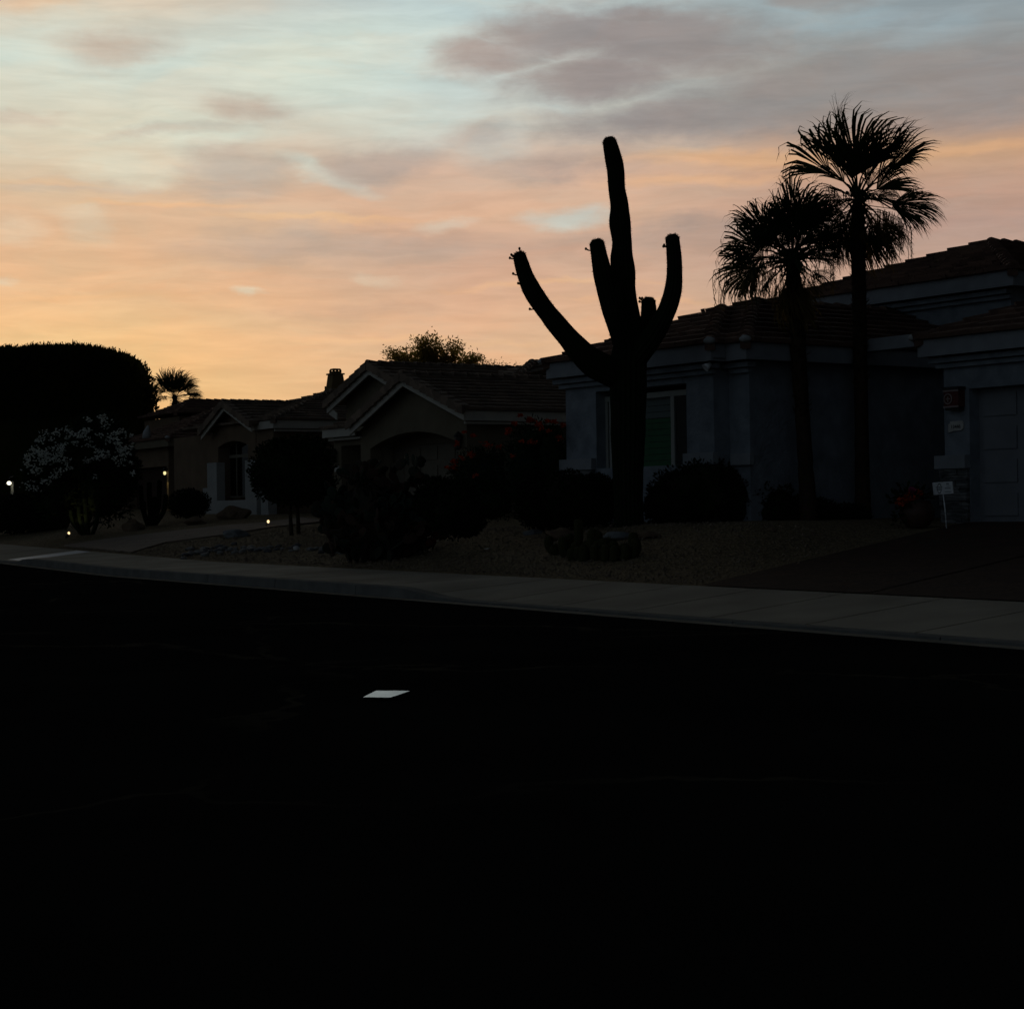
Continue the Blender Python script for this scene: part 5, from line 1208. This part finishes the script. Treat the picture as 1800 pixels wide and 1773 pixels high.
tag(w.build('lit_post', M['stucco_pale'], base=q), 'slim pale post lit by the round porch light', 'post')
li = bpy.data.lights.new('porch_glow', 'SPOT'); li.energy = 1.2; li.color = (1, .95, .6); li.spot_size = R(50); li.spot_blend = .8; li.shadow_soft_size = .05
lo = bpy.data.objects.new('porch_glow', li); COL.objects.link(lo); lo.location = P(19, 846, 78.15); lo.rotation_euler = (P(22.5, 858, 78.5) - lo.location).to_track_quat('-Z', 'Y').to_euler()
# sheet of paper on the road
A_, B_, C_, D_ = G(638, 1225, .066), G(686, 1225.4, .066), G(720.5, 1213.8, .089), G(661, 1213.2, .089)
w = MB(); ctr = (A_ + B_ + C_ + D_) / 4
gridn = 8
rows_ = []
for i in range(gridn + 1):
    u = i / gridn; row = []
    for j in range(gridn + 1):
        v = j / gridn
        q = A_.lerp(B_, v).lerp(D_.lerp(C_, v), u); q.z += .002 * noise.noise(Vector((q.x * 9, q.y * 9, 3)))
        row.append(len(w.v)); w.v.append(q)
    rows_.append(row)
for i in range(gridn):
    for j in range(gridn): w.f.append((rows_[i][j], rows_[i][j + 1], rows_[i + 1][j + 1], rows_[i + 1][j])); w.sm.append(True)
tag(w.build('paper_sheet', M['paper'], base=ctr), 'lone white sheet of paper lying on the dark road', 'paper')

# ------------------------------------------------------------------ CAMERA
cam = bpy.data.cameras.new('camera'); co_ = bpy.data.objects.new('camera', cam); COL.objects.link(co_)
cam.sensor_width = 36; cam.lens = 36 * FPX / 1800; cam.clip_start = .1; cam.clip_end = 8000
co_.matrix_world = Matrix(((rt.x, up.x, -fw.x, EYE.x), (rt.y, up.y, -fw.y, EYE.y), (rt.z, up.z, -fw.z, EYE.z), (0, 0, 0, 1)))
SC.camera = co_

# ------------------------------------------------------------------ SKY
wd = bpy.data.worlds.new('World'); SC.world = wd; wd.use_nodes = True; nt = wd.node_tree; nt.nodes.clear()
def nd(t, **kw):
    n = nt.nodes.new(t)
    for k, v in kw.items(): setattr(n, k, v)
    return n
def lk(a, b): nt.links.new(a, b)
def val(s, v):
    if hasattr(v, 'is_linked') or isinstance(v, bpy.types.NodeSocket): lk(v, s)
    else: s.default_value = v
def mth(op, a, b=None, c=None):
    n = nd('ShaderNodeMath', operation=op); val(n.inputs[0], a)
    if b is not None: val(n.inputs[1], b)
    if c is not None: val(n.inputs[2], c)
    return n.outputs[0]
def smap(x, a, b, lo=0., hi=1.):
    n = nd('ShaderNodeMapRange', interpolation_type='SMOOTHSTEP'); val(n.inputs[0], x); n.inputs[1].default_value = a; n.inputs[2].default_value = b; n.inputs[3].default_value = lo; n.inputs[4].default_value = hi; return n.outputs[0]
def mixc(f, a, b, blend='MIX'):
    n = nd('ShaderNodeMix', data_type='RGBA', blend_type=blend); val(n.inputs['Factor'], f)
    for s, v in ((n.inputs['A'], a), (n.inputs['B'], b)):
        if isinstance(v, tuple): s.default_value = (*v, 1)
        else: lk(v, s)
    return n.outputs['Result']
def lin(r, g_, b): 
    f = lambda c: ((c / 255 + .055) / 1.055) ** 2.4 if c / 255 > .04045 else c / 255 / 12.92
    return (f(r), f(g_), f(b))
tc = nd('ShaderNodeTexCoord'); sx = nd('ShaderNodeSeparateXYZ'); lk(tc.outputs['Generated'], sx.inputs[0])
U = mth('MULTIPLY', mth('ARCTAN2', sx.outputs[0], sx.outputs[1]), FPX); V = mth('MULTIPLY', mth('ARCSINE', sx.outputs[2]), FPX)
cv = nd('ShaderNodeCombineXYZ'); lk(U, cv.inputs[0]); lk(V, cv.inputs[1]); PV = cv.outputs[0]
def mapping(vec, scale, loc=(0, 0, 0), rot=0):
    n = nd('ShaderNodeMapping'); lk(vec, n.inputs[0]); n.inputs['Scale'].default_value = scale; n.inputs['Location'].default_value = loc; n.inputs['Rotation'].default_value = (0, 0, rot); return n.outputs[0]
def noi(vec, detail=5, rough=.55, dist=0.):
    n = nd('ShaderNodeTexNoise'); lk(vec, n.inputs['Vector']); n.inputs['Scale'].default_value = 1; n.inputs['Detail'].default_value = detail; n.inputs['Roughness'].default_value = rough; n.inputs['Distortion'].default_value = dist; return n
n1 = noi(mapping(PV, (1 / 210, 1 / 95, 1), rot=.12), 6, .6)
vm = nd('ShaderNodeVectorMath', operation='SUBTRACT'); lk(n1.outputs['Color'], vm.inputs[0]); vm.inputs[1].default_value = (.5, .5, .5)
v2 = nd('ShaderNodeVectorMath', operation='MULTIPLY_ADD'); lk(vm.outputs[0], v2.inputs[0]); v2.inputs[1].default_value = (170, 75, 0); lk(PV, v2.inputs[2]); PW = v2.outputs[0]
def blob(px, py, rx, ry, rot=0., st=1.0, inner=.1):
    """soft elliptical cloud patch at a direction; returns mask"""
    n = nd('ShaderNodeVectorMath', operation='SUBTRACT'); lk(PW, n.inputs[0]); n.inputs[1].default_value = (px - 900, YH - py, 0)
    m_ = nd('ShaderNodeMapping', vector_type='TEXTURE'); lk(n.outputs[0], m_.inputs[0]); m_.inputs['Rotation'].default_value = (0, 0, R(rot)); m_.inputs['Scale'].default_value = (rx, ry, 1)
    l_ = nd('ShaderNodeVectorMath', operation='LENGTH'); lk(m_.outputs[0], l_.inputs[0])
    return smap(l_.outputs['Value'], inner, 1.0, st, 0.)
nm_ = noi(mapping(PV, (1 / 120, 1 / 60, 1), loc=(3, 7, 0), rot=.15), 7, .62, .3).outputs[0]
def ragged(f, lo, hi, k=.9):
    return mth('MULTIPLY', smap(mth('ADD', f, mth('MULTIPLY', mth('SUBTRACT', nm_, .5), k)), lo, hi), smap(f, .0, .25))
def bsum(lst):
    acc = None
    for q in lst:
        m_ = blob(*q); acc = m_ if acc is None else mth('MAXIMUM', acc, m_)
    return acc
def ramp(fac, stops):
    n = nd('ShaderNodeValToRGB'); lk(fac, n.inputs[0]); e = n.color_ramp.elements
    while len(e) < len(stops): e.new(.5)
    for i, (p, c) in enumerate(stops): e[i].position = p; e[i].color = (*lin(*c), 1)
    return n.outputs[0]
sxw = nd('ShaderNodeSeparateXYZ'); lk(PW, sxw.inputs[0])
vwarp = mth('ADD', mth('MULTIPLY', V, .55), mth('MULTIPLY', sxw.outputs[1], .45))
vf = mth('DIVIDE', vwarp, 1100.)
def st_(py): return (YH - py) / 1100.
left = ramp(vf, [(st_(880), (247, 192, 122)), (st_(690), (249, 197, 130)), (st_(600), (247, 201, 142)), (st_(500), (238, 191, 145)), (st_(400), (226, 187, 150)), (st_(330), (226, 196, 162)), (st_(250), (221, 215, 192)), (st_(120), (214, 222, 208)), (st_(30), (221, 206, 182)), (st_(-100), (205, 198, 188))])
right = ramp(vf, [(st_(880), (212, 166, 132)), (st_(600), (211, 170, 140)), (st_(480), (194, 160, 141)), (st_(420), (184, 154, 140)), (st_(350), (194, 158, 136)), (st_(302), (206, 163, 128)), (st_(255), (172, 148, 134)), (st_(190), (151, 145, 138)), (st_(80), (150, 158, 160)), (st_(-60), (140, 158, 164))])
mid = ramp(vf, [(st_(880), (238, 187, 136)), (st_(620), (232, 186, 146)), (st_(520), (220, 178, 147)), (st_(440), (206, 170, 147)), (st_(385), (220, 181, 151)), (st_(300), (212, 182, 160)), (st_(220), (205, 203, 190)), (st_(120), (206, 219, 214)), (st_(0), (190, 204, 202)), (st_(-100), (180, 196, 196))])
fl_ = smap(U, -780, -60); fr_ = smap(U, 40, 640)
sky = mixc(fr_, mixc(fl_, left, mid), right)
# pale openings between the clouds
n2 = noi(mapping(PW, (1 / 300, 1 / 70, 1), rot=.05), 6, .6)
opening = bsum([(620, 130, 420, 130, 3, .95), (330, 250, 330, 90, 3, .75), (240, 305, 190, 60, 0, .65), (700, 225, 250, 90, 0, .7), (1000, 390, 130, 34, 2, .8), (440, 514, 48, 14, 0, .75, .05), (665, 486, 75, 16, -12, .4), (60, 410, 110, 40, 0, .45), (170, 400, 90, 45, -20, .4), (30, 490, 75, 14, 2, .55), (575, 310, 150, 34, -22, .75), (470, 280, 150, 26, -12, .5), (1480, 75, 200, 45, -5, .6), (1620, 110, 150, 40, 15, .5), (1000, 180, 120, 60, 10, .55), (880, 260, 150, 60, 12, .5), (790, 395, 110, 22, 3, .45), (960, 20, 260, 40, 2, .7), (1640, 20, 250, 50, 5, .6)])
pale = ramp(mth('ADD', mth('DIVIDE', U, 1800.), .5), [(0., (228, 222, 196)), (.3, (217, 224, 208)), (.5, (204, 219, 214)), (.75, (172, 190, 193)), (1., (150, 170, 178))])
pale = mixc(smap(V, 600, 320), pale, lin(226, 210, 180))
sky = mixc(mth('MULTIPLY', ragged(opening, .0, 1.0, .6), .9), sky, pale)
# grey mauve cloud
cl = bsum([(1150, 95, 430, 110, -5, 1.0), (985, 80, 240, 80, 4, 1.0), (1080, 150, 330, 80, 4, 1.0), (1450, 185, 480, 100, 4, .95), (1230, 225, 460, 70, 2, .9), (890, 115, 200, 60, 6, .85), (1720, 190, 300, 115, 5, .8), (1120, 50, 200, 45, 0, .9), (1420, 40, 180, 36, -8, .55),
           (430, 310, 200, 85, 5, .8), (665, 300, 180, 66, 8, .8), (590, 432, 460, 52, 1, .7), (450, 208, 150, 52, -4, .72), (222, 105, 180, 56, 13, .7), (60, 228, 160, 26, 5, .55), (150, 338, 230, 26, -2, .5), (110, 14, 280, 52, 5, .6), (860, 250, 160, 44, 6, .6), (1250, 425, 460, 50, 0, .55), (700, 540, 420, 30, 1, .35), (320, 245, 260, 22, 6, .55), (1010, 300, 260, 50, 2, .5)])
clc = ramp(mth('ADD', mth('DIVIDE', U, 1800.), .5), [(0., (204, 185, 165)), (.25, (194, 179, 163)), (.45, (172, 158, 150)), (.6, (149, 141, 139)), (.8, (149, 143, 139)), (1., (147, 143, 142))])
clc = mixc(smap(V, 560, 360), clc, lin(203, 168, 142))
sky = mixc(mth('MULTIPLY', ragged(cl, .0, 1.0, .85), .95), sky, clc)
# warm streaks catching the low light
stv = bsum([(1330, 298, 330, 22, -1, .7), (1690, 298, 200, 16, 1, .8), (1230, 335, 260, 16, 0, .5), (300, 372, 240, 10, 0, .45), (560, 388, 260, 9, 1, .5), (100, 330, 150, 10, -3, .4), (90, 40, 140, 26, 6, .4), (980, 505, 300, 9, 1, .4), (1150, 540, 200, 8, 0, .35), (150, 520, 300, 10, 1, .4), (700, 590, 400, 9, -1, .35)])
sky = mixc(mth('MULTIPLY', stv, .85), sky, mixc(fr_, lin(246, 194, 140), lin(224, 172, 128)))
# fine drifting texture
n3 = noi(mapping(PV, (1 / 170, 1 / 26, 1), rot=.07), 7, .62, .4)
f3 = smap(n3.outputs[0], .25, .75, .87, 1.02)
sc3 = nd('ShaderNodeVectorMath', operation='SCALE'); lk(sky, sc3.inputs[0]); lk(f3, sc3.inputs['Scale']); sky = sc3.outputs[0]
n5 = noi(mapping(PW, (1 / 330, 1 / 80, 1), loc=(5, 2, 0), rot=.1), 6, .6, .5)
sky = mixc(smap(n5.outputs[0], .35, .65), mixc(1.0, sky, (1.035, .985, .965), 'MULTIPLY'), mixc(1.0, sky, (.97, 1.005, 1.03), 'MULTIPLY'))
# the glow covers only the western sky; the rest of the dome has gone to dusk
gl_v = smap(V, 1050, 1900, 1, 0); ua = mth('ABSOLUTE', U); gl_u = smap(ua, 1150, 2600, 1, 0)
glow = mth('MULTIPLY', gl_v, gl_u)
dusk = mixc(smap(V, 0, 3500), (.027, .034, .040), (.007, .009, .012))
dv = nd('ShaderNodeVectorMath', operation='DOT_PRODUCT'); lk(tc.outputs['Generated'], dv.inputs[0]); dv.inputs[1].default_value = (-.82, -.45, .35)
dsc = nd('ShaderNodeVectorMath', operation='SCALE'); lk(dusk, dsc.inputs[0]); lk(smap(dv.outputs['Value'], -.2, .9, .045, 2.5), dsc.inputs['Scale'])
allsky = mixc(glow, dsc.outputs[0], sky)
bg = nd('ShaderNodeBackground'); lk(allsky, bg.inputs[0]); bg.inputs[1].default_value = 1.0
ns = nd('ShaderNodeTexSky'); ns.sky_type = 'NISHITA'; ns.sun_disc = False; ns.sun_elevation = R(-3.0); ns.sun_rotation = R(-12); ns.dust_density = 2
bg2 = nd('ShaderNodeBackground'); lk(ns.outputs[0], bg2.inputs[0]); bg2.inputs[1].default_value = .05
ad = nd('ShaderNodeAddShader'); lk(bg.outputs[0], ad.inputs[0]); lk(bg2.outputs[0], ad.inputs[1])
ow = nd('ShaderNodeOutputWorld'); lk(ad.outputs[0], ow.inputs[0])
# the sun has just set behind the houses at the left: only a trace of it is left
sl = bpy.data.lights.new('sun', 'SUN'); sl.energy = .02; sl.angle = R(8); sl.color = (1, .7, .45); so = bpy.data.objects.new('sun', sl); COL.objects.link(so)
sd_ = Vector((math.sin(R(-12)), math.cos(R(-12)), math.tan(R(2)))); so.rotation_euler = sd_.to_track_quat('Z', 'Y').to_euler()

SC.view_settings.view_transform = 'Standard'; SC.view_settings.look = 'None'; SC.view_settings.exposure = 0; SC.view_settings.gamma = 1
SC.render.engine = 'CYCLES'; SC.cycles.use_denoising = True; SC.cycles.max_bounces = 3; SC.cycles.diffuse_bounces = 2; SC.cycles.glossy_bounces = 2; SC.cycles.transparent_max_bounces = 6; SC.cycles.use_adaptive_sampling = True; SC.cycles.adaptive_threshold = .02
